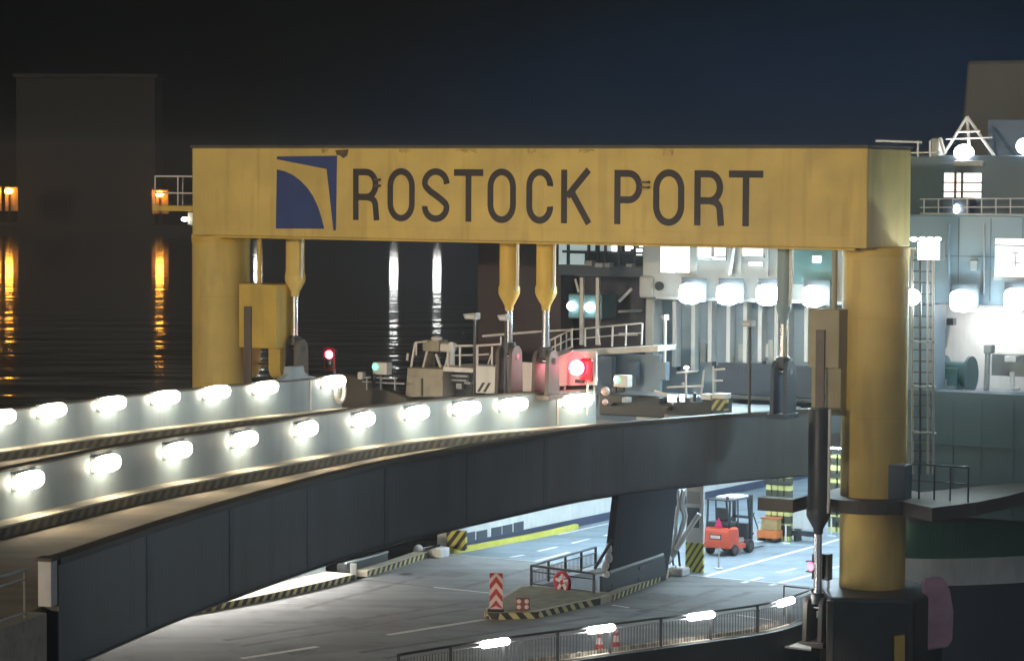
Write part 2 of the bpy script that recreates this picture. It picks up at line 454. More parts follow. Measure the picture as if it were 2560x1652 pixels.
WA = curve_px([(0, 1121, 6.3), (187, 1094, 6.3), (374, 1070, 6.3), (530, 1052, 6.3), (698, 1034, 6.25), (855, 1018, 6.2)], 16)

def ribbon(A_, B_, z_a=None, z_b=None, th=.5):
    n_ = max(len(A_), len(B_))
    a = resample(A_, 1e9); L = lambda P: sum((q - p).length for p, q in zip(P, P[1:]))
    a = resample(A_, L(A_) / 60); bb = resample(B_, L(B_) / 60)
    k = min(len(a), len(bb)); vs = []; fs = []
    for i in range(k):
        p = a[i].copy(); q = bb[i].copy()
        if z_a is not None: p.z = z_a
        if z_b is not None: q.z = z_b
        vs += [p, q, q - Vector((0, 0, th)), p - Vector((0, 0, th))]
    for i in range(k - 1):
        for j in range(4): fs.append((i * 4 + j, i * 4 + (j + 1) % 4, i * 4 + 4 + (j + 1) % 4, i * 4 + 4 + j))
    fs.append((0, 1, 2, 3)); fs.append(tuple(4 * (k - 1) + j for j in range(4)))
    return MB().add(vs, fs)
def off(P, o, dz=0):
    return [p + q * o + Vector((0, 0, dz)) for p, q in zip(P, norms(P))]
# carriageways (surface .28 below the walkway kerbs)
tag(ribbon(off(FC, .3), off(WB, -.55), None, None, .4).build('x', ASPH_U), kind='structure') if False else None
fr = [Vector((p.x, p.y, 5.98)) for p in off(FC, .35)]
wr = off(WB, -.60, -.32)
o = ribbon(fr, wr, th=.45).build('bridge_road', ASPH_U); tag(o, kind='structure')
o = ribbon(off(WB, .45, -.3), off(WA, -.6, -.3), th=.45).build('bridge_road', ASPH_U); tag(o, kind='structure')

def stripe_face(mb, pts, o_, z0, z1, pitch, slant, mi, ox=0.004):
    P = resample(pts, .05); N = norms(P); L = len(P); i = 0; step = max(1, round(pitch / .05)); sl = round(slant / .05)
    while i + step < L:
        h = step // 2
        a0, a1 = i, min(L - 1, i + h); b0, b1 = min(L - 1, max(0, i + sl)), min(L - 1, max(0, i + h + sl))
        q = lambda k, z: P[k] + N[k] * (o_ - ox) + Vector((0, 0, z))
        mb.add([q(a0, z0), q(a1, z0), q(b1, z1), q(b0, z1)], [(0, 1, 2, 3)], mi)
        i += step

def bridge_wall(pts, h, label, joints, mat_=BLUEGREY):
    root = thing('parapet_wall', pts[len(pts) // 2], label, 'wall', 'light grey parapet walls of the upper bridge')
    MB().sweep(pts, [(0, 0), (0, h - .06), (.34, h - .06), (.34, 0)]).build('wall_panel', mat_, root)
    MB().sweep(pts, [(-.03, h - .058), (-.03, h), (.37, h), (.37, h - .058)]).build('coping', CONC_D, root)
    for px in joints:
        p, a = near_px(pts, px)
        n_ = Vector((-math.sin(a), math.cos(a), 0)); t_ = Vector((math.cos(a), math.sin(a), 0))
        MB().hexa([p + t_ * x + n_ * y + Vector((0, 0, z)) for z in (.02, h - .08) for (x, y) in ((-.05, -.02), (.05, -.02), (.05, .0), (-.05, .0))]).build('joint_strip', RAILW, root)
    kb = thing('striped_kerb', pts[len(pts) // 2] - Vector((0, 0, .3)), label.replace('parapet wall', 'walkway kerb').replace('with', 'under the wall with'), 'kerb', 'striped walkway kerbs')
    k = MB().sweep(pts, [(-.60, -.3), (-.60, 0), (-.004, 0), (-.004, -.3)])
    k.build('walkway', CONC, kb)
    f = MB(); f.sweep(off(pts, -.605), [(0, -.29), (0, -.05), (-.02, -.05), (-.02, -.29)], 0)
    stripe_face(f, off(pts, -.625), 0, -.285, -.055, .5, .18, 1)
    f.build('hazard_face', [KB_D, KB_L], kb)
    return root
bridge_wall(WB, 1.25, 'pale grey parapet wall with ten glowing lights on the near side of the bridge', [1394])
bridge_wall(WA, 1.18, 'pale blue grey parapet wall with lights on the far side of the bridge', [776])

# near girder: dark panelled fascia with a lip, from the left pillar on
i0 = min(range(len(FC)), key=lambda i: abs(proj(FC[i])[0] - 131))
FG = FC[i0:]
gr = thing('bridge_girder', FG[len(FG) // 2] - Vector((0, 0, 2.4)), 'long dark curved girder of the upper bridge seen from outside', 'bridge girder')
full = resample(FG, .3)
seg = max(2, round(5.1 / .3))
for i in range(0, len(full) - 1, seg):
    P = full[i:i + seg + 1]
    if len(P) < 2: continue
    a, b2 = P[0], P[-1]
    P = [a + (b2 - a).normalized() * .0005] + P[1:-1] + [b2 - (b2 - a).normalized() * .0005]
    MB().sweep(P, [(0, -2.32), (0, -.14), (.3, -.14), (.3, -2.32)]).build('girder_panel', GIRDER, gr)
for i in range(seg, len(full) - 2, seg):
    P = full[i - 1:i + 2]
    P = [P[1].lerp(P[0], .45), P[1], P[1].lerp(P[2], .45)]
    MB().sweep(P, [(-.007, -2.30), (-.007, -.142), (-.002, -.142), (-.002, -2.30)]).build('stiffener', GIRDER_S, gr)
MB().sweep(FG, [(.03, -2.30), (.03, -.16), (.28, -.16), (.28, -2.30)]).build('girder_core', DARK, gr)
MB().sweep(FG, [(-.05, -.138), (-.05, 0), (.34, 0), (.34, -.138)]).build('top_rail', GIRDER_R, gr)
MB().sweep(FG, [(-.06, -2.36), (-.06, -2.322), (.5, -2.322), (.5, -2.36)]).build('bottom_flange', DARK, gr)
# end post and the open railing left of it
pe = FG[0]; ae = math.atan2(FG[1].y - FG[0].y, FG[1].x - FG[0].x)
td = Vector((math.cos(ae), math.sin(ae), 0)); nd = Vector((-td.y, td.x, 0))
po = thing('end_post', pe - td * .3 - Vector((0, 0, 1)), 'pale steel post closing the left end of the dark girder', 'post')
MB().hexa([pe - td * x + nd * y + Vector((0, 0, z)) for z in (-.96, -.02) for (x, y) in ((.42, -.02), (.10, -.02), (.10, .28), (.42, .28))]).build('post_shaft', RAILW, po, bevel=.02)
MB().hexa([pe - td * x + nd * y + Vector((0, 0, z)) for z in (-.018, .05) for (x, y) in ((.46, -.06), (.06, -.06), (.06, .32), (.46, .32))]).build('post_cap', CONC_D, po, bevel=.01)
LE = FC[:i0]
ab = MB().sweep(LE, [(-.05, -2.9), (-.05, -1.03), (.6, -1.03), (.6, -2.9)])
o = ab.build('bridge_edge_beam', CONC); tag(o, 'brown concrete edge beam under the open railing at the left', 'edge beam')
rl = thing('bridge_railing', LE[len(LE) // 2] - Vector((0, 0, 1)), 'pale pipe railing on the bridge edge left of the dark girder', 'railing')
MB().tube(off(LE, .1, -.06)[:-1], .035).build('handrail', RAILW, rl, smooth=True)
MB().tube(off(LE, .1, -.24)[:-1], .025).build('upper_rail', RAILW, rl, smooth=True)
MB().tube(off(LE, .1, -.93)[:-1], .030).build('lower_rail', RAILW, rl, smooth=True)
for k, i in enumerate(range(len(LE) - 2, 0, -2)):
    p = off(LE, .1)[i]
    MB().tube([p + Vector((0, 0, -1.03)), p + Vector((0, 0, -.06))], .03).build('railing_post', TAN, rl)

# ---------------------------------------------------------------- strip lights on the walls
WH = ['first', 'second', 'third', 'fourth', 'fifth', 'sixth', 'seventh', 'eighth', 'ninth', 'tenth']
proto = thing('wall_light', (0, 0, 0), 'x', 'wall light', 'glowing lights along the bridge walls', local=True)
MB().lb(-.66, .66, -.148, .0, -.23, .22).build('housing', GREYBOX, proto, bevel=.02)
_dm = MB(); _vs = []; _fs = []                       # bulging lens in front of the housing
for _j in range(8):
    _a = math.pi / 2 * _j / 7; _k = math.cos(_a); 
    for _i in range(24):
        _p = 2 * math.pi * _i / 24; _c, _s2 = math.cos(_p), math.sin(_p)
        _vs.append((.76 * _k * math.copysign(abs(_c) ** .7, _c), -.15 - .22 * math.sin(_a), .24 * _k * math.copysign(abs(_s2) ** .7, _s2) - .02))
for _j in range(7):
    for _i in range(24): _fs.append((_j * 24 + _i, _j * 24 + (_i + 1) % 24, _j * 24 + 24 + (_i + 1) % 24, _j * 24 + 24 + _i))
_dm.add(_vs, _fs); _dm.build('diffuser', E_STRIP, proto, smooth=True)
first = True
def put_light(pts, px, dz, label, glow=None):
    global first
    p, a = near_px(pts, px)
    p = p + Vector((0, 0, dz))
    if first:
        proto.location = p; proto.rotation_euler = (0, 0, a); proto['label'] = label; first = False
    else:
        q_ = dup(proto, p, a, label)
        if glow:
            for ch_ in q_.children:
                if ch_.name.startswith('diffuser'): ch_.data = ch_.data.copy(); ch_.data.materials[0] = glow
for k, px in enumerate([58, 253, 433, 600, 755, 898, 1032, 1158, 1275, 1436]):
    put_light(WB, px, .90, 'glowing white light on the near parapet wall, %s from the left' % WH[k])
for k, px in enumerate([-8, 120, 270, 405, 533, 655, 825]):
    put_light(WA, px, 1.02, 'glowing white light on top of the far parapet wall, %s from the left' % WH[k])

# ---------------------------------------------------------------- lifting portal
ztop = at_d(480, 370, 105.8).z
zbot = (on_t(480, 588, 0)[1] + on_t(2168, 621, 0)[1]) / 2
sR = on_t(2168, 500, 0)[0]
BW = 3.6
pt = thing('lifting_portal', W(sR / 2, BW / 2, -3), 'huge yellow steel portal with lettering and emblem across its beam', 'portal')
bm_ = MB().sb(0, sR, 0, BW, zbot, ztop).build('beam', YEL, pt, bevel=.04)
MB().sb(-.04, sR + .04, -.05, BW + .05, ztop + .002, ztop + .09).build('beam_cap', GIRDER_R, pt)
MB().sb(.9, sR - .4, -.03, .4, zbot - .07, zbot - .002).build('bottom_flange', YEL2, pt)
for k in range(1, 9):
    s_ = sR * k / 9
    MB().sb(s_ - .012, s_ + .012, -.0032, -.0004, zbot + .02, ztop - .02).build('weld_seam', YEL2, bm_)
MB().sb(.02, sR - .02, -.0030, -.0004, zbot + .42, zbot + .44).build('weld_seam', YEL2, bm_)
for s_, dz_, w_ in [(9.6, .25, .5), (12.2, .2, .9), (14.9, .3, .35), (17.1, .22, .6), (20.3, .35, .4), (6.1, .2, .3)]:
    pz = [(s_ - w_ / 2, ztop - .03)] + [(s_ - w_ / 2 + w_ * i / 8, ztop - .03 - dz_ * (.3 + .7 * random.random())) for i in range(9)] + [(s_ + w_ / 2, ztop - .03)]
    MB().prism([W(x, -.0015, z) for x, z in pz], Uv * .001).build('stain', STAIN2, bm_)
# lettering, drawn as strokes with mitred thickness on the beam face
def zf(py, px): return on_t(px, py, 0)[1]
Lz1 = zf(423, 1100); Lz0 = zf(553.5, 1100); SW = .24
def stroke_letter(ch, x0, x1):
    h = Lz1 - Lz0; wd = x1 - x0; q = SW / 2
    def arc(cx, cz, rx, rz, a0, a1, n_=14):
        return [(cx + rx * math.cos(math.radians(a0 + (a1 - a0) * i / n_)), cz + rz * math.sin(math.radians(a0 + (a1 - a0) * i / n_))) for i in range(n_ + 1)]
    P = []
    if ch == 'T':
        P = [[(0, h - q), (wd, h - q)], [(wd * .5, 0), (wd * .5, h - 2 * q)]]
    elif ch in 'PR':
        ym = h * .45; r = (h - q - ym) / 2
        P = [[(q, 0), (q, h)], [(q, h - q), (wd - q - r * .9, h - q)] + arc(wd - q - r * .9, ym + r, r * .9, r, 90, -90)[1:] + [(q, ym)]]
        if ch == 'R':
            P.append([(wd * .55, ym), (wd * .62, ym - .02)] + [(wd * .62 + (wd - q - wd * .62) * math.sin(a * math.pi / 16), ym - .02 - .33 * h * .5 * (1 - math.cos(a * math.pi / 16))) for a in range(1, 9)] + [(wd - q * .6, 0)])
    elif ch == 'O':
        rx = wd / 2 - q; rz = rx * 1.15
        P = [arc(wd / 2, h - rz - q + .03, rx, rz, 0, 180, 20) + arc(wd / 2, rz + q - .03, rx, rz, 180, 360, 20)]
        P[0].append(P[0][0])
    elif ch == 'C':
        rx = wd / 2 - q; rz = rx * 1.15
        P = [[(wd - q, h * .76)] + arc(wd / 2, h - rz - q + .03, rx, rz, 0, 180, 20) + arc(wd / 2, rz + q - .03, rx, rz, 180, 360, 20) + [(wd - q, h * .24)]]
    elif ch == 'S':
        rx = wd / 2 - q; rz = h * .235
        P = [[(wd - q, h * .74)] + arc(wd / 2, h - rz - q + .03, rx, rz, 0, 180, 16) + [(q + wd * .04, h * .66), (q + wd * .2, h * .57), (wd * .5, h * .50), (wd - q - wd * .2, h * .42), (wd - q - wd * .04, h * .34)] + arc(wd / 2, rz + q - .03, rx, rz, 0, -180, 16) + [(q, h * .29)]]
    elif ch == 'K':
        P = [[(q, 0), (q, h)], [(wd - q * .7, h), (2 * q, h * .50)], [(wd * .36, h * .58), (wd - q * .6, 0)]]
    return P
def stroke_mesh(mb, P, s0, z0, wdt, t_face, th):
    for k, L in enumerate(P):
        n_ = len(L); closed = (L[0] == L[-1] and n_ > 2); lef = []; rig = []
        for i in range(n_):
            a = L[i - 1] if i else (L[-2] if closed else L[0]); b3 = L[i + 1] if i < n_ - 1 else (L[1] if closed else L[-1])
            dx, dz = b3[0] - a[0], b3[1] - a[1]; ln = math.hypot(dx, dz) or 1
            nx, nz = -dz / ln * wdt / 2, dx / ln * wdt / 2
            lef.append((L[i][0] + nx, L[i][1] + nz)); rig.append((L[i][0] - nx, L[i][1] - nz))
        tf = t_face - .002 * k
        for i in range(n_ - 1):
            c = [lef[i], lef[i + 1], rig[i + 1], rig[i]]
            mb.prism([W(s0 + x, tf, z0 + z) for x, z in c], Uv * (-th), 0)
for ch, a, b3 in [('R', 883, 946), ('O', 969, 1037), ('S', 1055, 1124), ('T', 1135, 1208), ('O', 1219, 1290), ('C', 1316, 1383), ('K', 1403, 1477), ('P', 1536, 1606), ('O', 1633, 1711), ('R', 1736, 1808), ('T', 1822, 1908)]:
    s0 = on_t(a, 490, 0)[0]; s1 = on_t(b3, 490, 0)[0]
    mb = MB(); stroke_mesh(mb, stroke_letter(ch, 0, s1 - s0), s0, Lz0, SW, -.004, .006)
    mb.build('letter', LETTER, bm_)
def facepoly(pxs, th=.012, t0=-.004):
    pts = [on_t(x, y, 0) for x, y in pxs]
    return MB().prism([W(s_, t0, z_) for s_, z_ in pts], Uv * (-th))
arcp = [(692.5, 424), (711, 428), (731, 437), (750, 451), (768, 469), (783, 491), (795, 517), (804, 545), (811, 572)]
facepoly([(690, 571.5)] + arcp).build('emblem_quadrant', NAVY, bm_)
facepoly([(692.5, 391.5), (843, 389.5), (840, 576), (834, 576), (817, 423), (692.5, 398.6)]).build('emblem_corner', NAVY, bm_)
for (x0, y0, x1, y1) in [(944, 447, 953, 452), (944, 462, 953, 467), (1608, 453, 1626, 458), (1608, 466, 1626, 471)]:
    a = on_t(x0, y1, 0); b3 = on_t(x1, y0, 0)
    MB().sb(a[0], b3[0], -.22, -.012, a[1], b3[1]).build('bracket', LUG, bm_)
for (x0, y0, x1, y1) in [(842, 371, 868, 378), (850, 378, 866, 395)]:
    pass
facepoly([(838, 376), (872, 374), (868, 390), (858, 396), (850, 389), (842, 388)], .004).build('stain', STAIN, bm_)
# columns
cL = at_d(553, 700, 107.0); cR = at_d(2187, 900, 93.4)
for cpt, zb in ((cL, -3.5), (cR, -3.5)):
    c = MB().lathe((cpt.x, cpt.y, zb), [(1.10, 0), (1.10, zbot - zb - .004)], 48).build('column', YEL, pt, smooth=True)
    MB().lathe((cpt.x, cpt.y, zbot - .30), [(1.13, 0), (1.13, .28)], 48).build('column_collar', YEL2, pt, smooth=True)
    for zz in (10.2, 6.9, 3.9, .9):
        MB().lathe((cpt.x, cpt.y, zz), [(1.106, 0), (1.106, .05)], 48).build('weld_band', YEL2, c, smooth=True)
# guide boxes hanging in front of the columns
def guide_box(px0, px1, y0, y1, t0, t1, zc, YEL2=YEL2):
    s0 = on_t(px0, 800, t0)[0]; s1 = on_t(px1, 800, t0)[0]
    z1 = on_t(px0, y0, t0)[1]; z0 = on_t(px0, y1, t0)[1]
    MB().sb(s0, s1, t0, t1, z0, z1).build('guide_box', YEL2, pt, bevel=.03)
    for (a, b3) in ((s0 + .02, s0 + .2), (s1 - .55, s1 - .02)):
        tm = (t0 + t1) / 2; pr = []
        for i in range(13):
            an = math.pi * i / 12
            pr.append(W(a, tm + .42 * math.cos(an), z0 - zc + .42 - .42 * math.sin(an) - .42))
        poly = [W(a, tm + .42, z0 - .002)] + pr + [W(a, tm - .42, z0 - .002)]
        MB().prism(poly, V * (b3 - a)).build('guide_lug', YEL2, pt)
    MB().tube([W((s0 + .02), (t0 + t1) / 2, z0 - zc * .85), W(s1 - .02, (t0 + t1) / 2, z0 - zc * .85)], .09, 14).build('guide_pin', CHROME, pt, smooth=True)
    MB().sb(s0 + .3, s0 + .62, t0 - .10, t0 - .003, z0 - 1.5, z1 - min(.9, (z1 - z0) * .35)).build('guide_rib', LUG, pt, bevel=.02)
    MB().tube([W(s0 + .85, t0 + .15, z1), W(s0 + .85, t0 + .15, zbot)], .09, 12).build('hanger_pipe', YEL2, pt, smooth=True)
guide_box(597, 690, 709, 868, .9, 2.3, .75)
guide_box(2022, 2098, 772, 918, .3, 1.6, 1.2, paint('tan_guide_paint', (.30, .26, .16), .6, var=.15, scale=.8))  # right box gets a greyer tan than the left one
# service platform left of the beam
zb_ = on_t(440, 524, 1.0)[1]
sl = on_t(402, 520, .8)[0]
MB().sb(sl, -.02, .3, 2.2, zb_ - .05, zb_ + .16).build('side_platform', YEL2, pt, bevel=.02)
prl = MB(); zr = on_t(402, 441, .4)[1]
for (p, q) in [((sl + .05, .4, zr), (-.05, .4, zr)), ((sl + .05, .4, (zr + zb_) / 2), (-.05, .4, (zr + zb_) / 2)), ((sl + .05, 2.1, zr), (-.05, 2.1, zr)), ((sl + .05, .4, zr), (sl + .05, 2.1, zr))]:
    prl.tube([W(*p), W(*q)], .035, 8)
prl.build('platform_handrail', RAILW, pt, smooth=True)
for s_ in (sl + .05, on_t(445, 480, .4)[0], -.10):
    for t_ in (.4, 2.1):
        MB().tube([W(s_, t_, zb_ + .16), W(s_, t_, zr)], .03, 8).build('platform_post', RAILW, pt)
MB().hexa([W(s_, t_, z) for (s_, t_, z) in [(-.9, .9, zb_ - .55), (-.06, .9, zb_ - .75), (-.06, 1.6, zb_ - .75), (-.9, 1.6, zb_ - .55), (-.9, .9, zb_ - .1), (-.06, .9, zb_ - .1), (-.06, 1.6, zb_ - .1), (-.9, 1.6, zb_ - .1)]]).build('bracket_box', TAN, pt)
MB().ell(W(*((on_t(462, 548, .8)[0]), .8, on_t(462, 548, .8)[1])), .14, .14, .08).build('platform_lamp', E_ROUND, pt, smooth=True)

# lower service platform ringed round the right column
zp = at_d(1960, 1286, 91.5).z; zq = at_d(1960, 1253, 91.5).z
sp0 = on_t(1912, 1270, -.2)[0]; sp1 = on_t(2420, 1270, -.2)[0]
pl = thing('column_platform', W((sp0 + sp1) / 2, -.2, zp), 'dark service platform wrapped around the right column above the dolphin', 'platform')
sc_, tc_ = st(cR)
arcf = [W(sc_ + 1.9 * math.cos(a), tc_ + 1.9 * math.sin(a), zp) for a in [math.radians(180 + 180 * i / 20) for i in range(21)]]
MB().prism([W(sp0, -.25, zp), W(sp0, -.75, zp), W(sc_ - 1.7, -.75, zp)] + arcf[2:17] + [at_z(2330, 1303, zp), at_z(2440, 1288, zp), at_z(2520, 1271, zp), at_z(2620, 1243, zp), at_z(2640, 1225, zp), at_z(2300, 1262, zp), W(sc_ + .6, tc_ + 2.0, zp), W(sc_ - 1.9, tc_ + 2.0, zp), W(sc_ - 1.9, -.25, zp)], (0, 0, zq - zp)).build('platform_deck', GIRDER_R, pl)
prx = []
for px in (2292, 2330, 2370, 2415):
    s_ = on_t(px, 1200, tc_ - .3)[0]; prx.append(s_)
    MB().tube([W(s_, tc_ - .1, zq), W(s_, tc_ - .1, zq + 1.15)], .03).build('platform_post', DARKRAIL, pl)
MB().tube([W(prx[0] - .3, tc_ - .1, zq + 1.15), W(prx[-1], tc_ - .1, zq + 1.15)], .03).build('handrail', DARKRAIL, pl, smooth=True)
MB().tube([W(prx[0] - .3, tc_ - .1, zq + .6), W(prx[-1], tc_ - .1, zq + .6)], .02).build('mid_rail', DARKRAIL, pl, smooth=True)
MB().sb(prx[0] - .9, prx[0] - .25, tc_ - .7, tc_ - .1, zq + .003, zq + 1.15).build('switch_cabinet', GIRDER, pl, bevel=.03)

# ---------------------------------------------------------------- hydraulic cylinders
def cylinder(px, yt, yr, yl, r, t, label, zt=None, mats=(YEL2, CHROME, LUG), hw=.32):
    s_, z_ = on_t(px, yt, t)
    z_r = on_t(px, yr, t)[1]; z_l = on_t(px, yl, t)[1]
    ztp = zt if zt is not None else zbot - .075
    root = thing('hydraulic_cylinder', W(s_, t, z_l), label, 'hydraulic cylinder', 'hydraulic cylinders of the portal')
    b0 = W(s_, t, 0)
    MB().lathe(b0, [(r * .42, z_ - .62), (r * .45, z_ - .45), (r * .95, z_ - .12), (r * 1.08, z_), (r * 1.08, z_ + .22), (r * .98, z_ + .28), (r * .98, ztp)], 28).build('housing', mats[0], root, smooth=True)
    MB().tube([W(s_ + r * 1.02, t - .1, z_ + .1), W(s_ + r * 1.10, t - .1, z_ + .5), W(s_ + r * 1.10, t - .1, ztp)], .05, 8).build('oil_pipe', RAILW, root, smooth=True)
    MB().lathe(b0, [(.135, z_r - .3), (.135, z_ - .55)], 20).build('rod', mats[1], root, smooth=True)
    MB().lathe(b0, [(.25, z_r - .34), (.25, z_r - .02), (.18, z_r + .02)], 18).build('rod_eye', DARK, root, smooth=True)
    for k in (-1, 1):
        sx = s_ + k * hw * .62
        pr = [W(sx, t - .42, z_l), W(sx, t + .42, z_l)] + [W(sx, t + .36 * math.cos(a), z_r - .46 + .36 * math.sin(a)) for a in [math.pi * i / 12 for i in range(13)]]
        MB().prism(pr, V * (.15 if k > 0 else -.15)).build('clevis_plate', mats[2], root, bevel=.015)
    MB().sb(s_ - hw * 1.4, s_ + hw * 1.4, t - .5, t + .5, z_l - .18, z_l - .002).build('base_plate', mats[2], root, bevel=.02)
    MB().tube([W(s_ - hw * 1.2, t, z_r - .48), W(s_ + hw * 1.2, t, z_r - .48)], .11, 14).build('pin', CHROME, root, smooth=True)
    return root
cylinder(738, 700, 840, 950, .36, 1.8, 'yellow hydraulic cylinder with chrome rod beside the left column', mats=(YEL, CHROME, LUG))
cylinder(1273, 733, 856, 985, .36, 1.8, 'left cylinder of the close yellow pair under the beam middle')
cylinder(1365, 733, 868, 985, .36, 1.8, 'right cylinder of the close yellow pair under the beam middle')
cylinder(1960, 770, 893, 1032, .25, 1.8, 'cylinder painted blue as if floodlit, hanging between the ship floodlights at right', mats=(HULL, CHROME, HULLD), hw=.26)  # hull blue stands in for floodlight glare on this cylinder
cylinder(2046, 1287, 1482, 1600, .37, -.55, 'dark low cylinder in front of the dock edge left of the right column', zt=7.3, mats=(DARK, CHROME, GIRDER_R))
# blue swelling of the wall head that carries the left clevis
p, a = near_px(WA, 745)
d_ = Vector((math.cos(a), math.sin(a), 0)); n_ = Vector((-d_.y, d_.x, 0))
poly = [p + d_ * x + n_ * .05 + Vector((0, 0, z)) for x, z in [(-1.4, 1.185), (-.8, 1.26), (-.5, 1.42), (-.42, 1.66), (.42, 1.66), (.5, 1.42), (.8, 1.26), (1.3, 1.185)]]
o = MB().prism(poly, n_ * .25).build('clevis_bracket', BLUEGREY); tag(o, 'blue grey bracket rising from the far wall under the left cylinder', 'bracket')
# life ring at the end of the far wall
p, a = near_px(WA, 842)
lr = thing('lifebuoy', p + Vector((0, 0, .25)), 'grey ring hanging at the right end of the far wall', 'lifebuoy')
cc = p - Vector((-math.sin(a), math.cos(a), 0)) * .14 + Vector((0, 0, .62)); tdir = Vector((math.cos(a), math.sin(a), 0))
ring = [cc + tdir * .28 * math.cos(2 * math.pi * i / 20) + Vector((0, 0, .38 * math.sin(2 * math.pi * i / 20))) for i in range(21)]
MB().tube(ring, .09, 10).build('ring', RAILW, lr, smooth=True)
MB().tube([cc + Vector((0, 0, .3)), cc + Vector((0, 0, -.3))], .02, 6).build('rope', TAN, lr)


# ---------------------------------------------------------------- the ship (built in the portal's axes)
TF = 8.2
def on_s(px, py, s_):
    d = ray(px, py); k = ((O + V * s_) - CAM).dot(V) / d.dot(V)
    p = CAM + d * k
    return (p - O).dot(Uv), p.z
def rect(x0, y0, x1, y1, t):
    ym, xm = (y0 + y1) / 2, (x0 + x1) / 2
    return on_t(x0, ym, t)[0], on_t(x1, ym, t)[0], on_t(xm, y1, t)[1], on_t(xm, y0, t)[1]
def fb(x0, y0, x1, y1, t, dep, mb=None):
    a = rect(x0, y0, x1, y1, t)
    return (mb or MB()).sb(a[0], a[1], t, t + dep, a[2], a[3])
S0, S1 = 5.6, 36.0
SD = 25.2                                              # starboard side of the lower car deck
fe = thing('ferry', W(20, TF + 10, -3), 'large ferry with open lit car decks moored behind the yellow portal', 'ferry')
def F(mb, name, mat_, bevel=0, parent=None, smooth=False): return mb.build(name, mat_, parent or fe, bevel=bevel, smooth=smooth)
# lower car deck
F(MB().sb(S0, SD, TF + .01, 80, -.5, 0), 'car_deck', DECK)
F(MB().sb(S0, SD, TF + 1.0, 80, 5.0, 5.6), 'deck_head', BULK)
F(MB().sb(S0, 6.35, TF + .3, 80, .004, 4.99), 'side_wall', WHITE)
F(MB().sb(SD - .4, SD, TF + .6, 80, .004, 4.99), 'side_wall', WHITE)
F(MB().sb(S0 + .8, SD - .42, 79, 79.6, .004, 4.99), 'end_wall', WHITE)
F(MB().sb(6.352, 6.42, TF + .3, 60, .01, .34), 'skirting', paint('skirting_paint', (.035, .05, .10), .6))
for (a, b3, y0, y1) in [(1160, 1187, 1342, 1356), (1191, 1217, 1337, 1351), (1228, 1253, 1328, 1343), (1256, 1280, 1322, 1337), (1284, 1308, 1315, 1330)]:
    t0, z0 = on_s(a, (y0 + y1) / 2, 6.352); t1, _ = on_s(b3, (y0 + y1) / 2, 6.352)
    F(MB().sb(6.352, 6.375, t0, t1, z0 - .17, z0 + .26), 'wall_recess', HULLD)
for i, t in enumerate((9.7, 14, 20, 28, 38, 50)):
    for s_ in (9.5, 15.5, 21.5):
        F(MB().sb(s_, s_ + 1.5, t, t + .35, 4.9, 4.985), 'ceiling_lamp', E_TUBE)
# floor markings of the car deck and of the road
mk = MB(); mky = MB()
def dash(x0, y0, x1, y1, wd=.20, z=.004, mb=None, ext=0):
    a, c = at_z(x0, y0, z), at_z(x1, y1, z); d = (c - a).normalized(); n_ = Vector((-d.y, d.x, 0)) * wd / 2
    a -= d * ext; c += d * ext
    (mb or mk).add([a - n_, c - n_, c + n_, a + n_], [(0, 1, 2, 3)])
for q in [(1276, 1392, 1310, 1386), (1345, 1377, 1393, 1366), (1430, 1357, 1474, 1346), (1510, 1339, 1538, 1331), (1465, 1308, 1507, 1301),
          (1335, 1403, 1424, 1379), (1394, 1336, 1534, 1305), (1856, 1456, 1906, 1442), (1943, 1430, 1988, 1420), (1757, 1441, 2035, 1365),
          (1925, 1462, 2035, 1434), (2020, 1478, 2098, 1456), (1745, 1232, 1860, 1212), (2050, 1362, 2100, 1346), (2060, 1424, 2100, 1414)]:
    dash(*q)
tag(mk.build('deck_markings', MARK, base=W(15, 20, .004)), kind='structure')
mk = MB()
for q in [(603, 1645, 794, 1615), (968, 1586, 1214, 1547)]: dash(*q, wd=.27)
for q in [(1084, 1467, 1302, 1489), (1530, 1511, 1573, 1518), (1843, 1536, 1930, 1549)]: dash(*q, wd=.13)
tag(mk.build('road_markings', MARK, base=W(8, -6, .004)), kind='structure')
mk = MB()
for q in [(1573, 1518, 1760, 1535), (700, 1427, 1084, 1467)]: dash(*q, wd=.08)
tag(mk.build('expansion_joint', RUBBER, base=W(8, 0, .004)), kind='structure')
mk = MB()
for q, wd in [((560, 1600, 1200, 1500), .35), ((600, 1615, 1230, 1512), .3), ((900, 1630, 1500, 1540), .35), ((960, 1645, 1560, 1548), .3), ((1150, 1470, 1330, 1420), .3), ((1560, 1545, 1800, 1470), .3), ((1640, 1550, 1880, 1478), .35), ((760, 1520, 1060, 1440), .3)]:
    dash(*q, wd=wd, z=.002)
tag(mk.build('tyre_marks', TYRE, base=W(8, -6, .002)), kind='structure')
mk = MB()
for q, wd in [((820, 1560, 900, 1546), 1.6), ((1100, 1440, 1150, 1428), 1.3), ((1620, 1500, 1680, 1485), 1.5), ((700, 1630, 760, 1620), 1.2)]:
    dash(*q, wd=wd, z=.0032)
tag(mk.build('road_patches', PATCH, base=W(8, -6, .003)), kind='structure')
mk = MB()
for q in [(700, 1512, 715, 1508), (1010, 1436, 1022, 1432), (1600, 1528, 1616, 1524)]: dash(*q, wd=.4, z=.005)
tag(mk.build('road_drains', DARK, base=W(8, -6, .005)), kind='structure')
# yellow kerb along the left side of the car deck
kp = spline([at_z(1128, 1384, 0), at_z(1345, 1343, 0), at_z(1440, 1321, 0)], .5)
F(MB().sweep(kp, [(-.12, .003), (-.12, .2), (.12, .2), (.12, .003)]), 'yellow_kerb', YMARK)
k2 = MB(); dash(1385, 1331, 1480, 1268, .3, .005, k2); F(k2, 'yellow_line', YMARK)
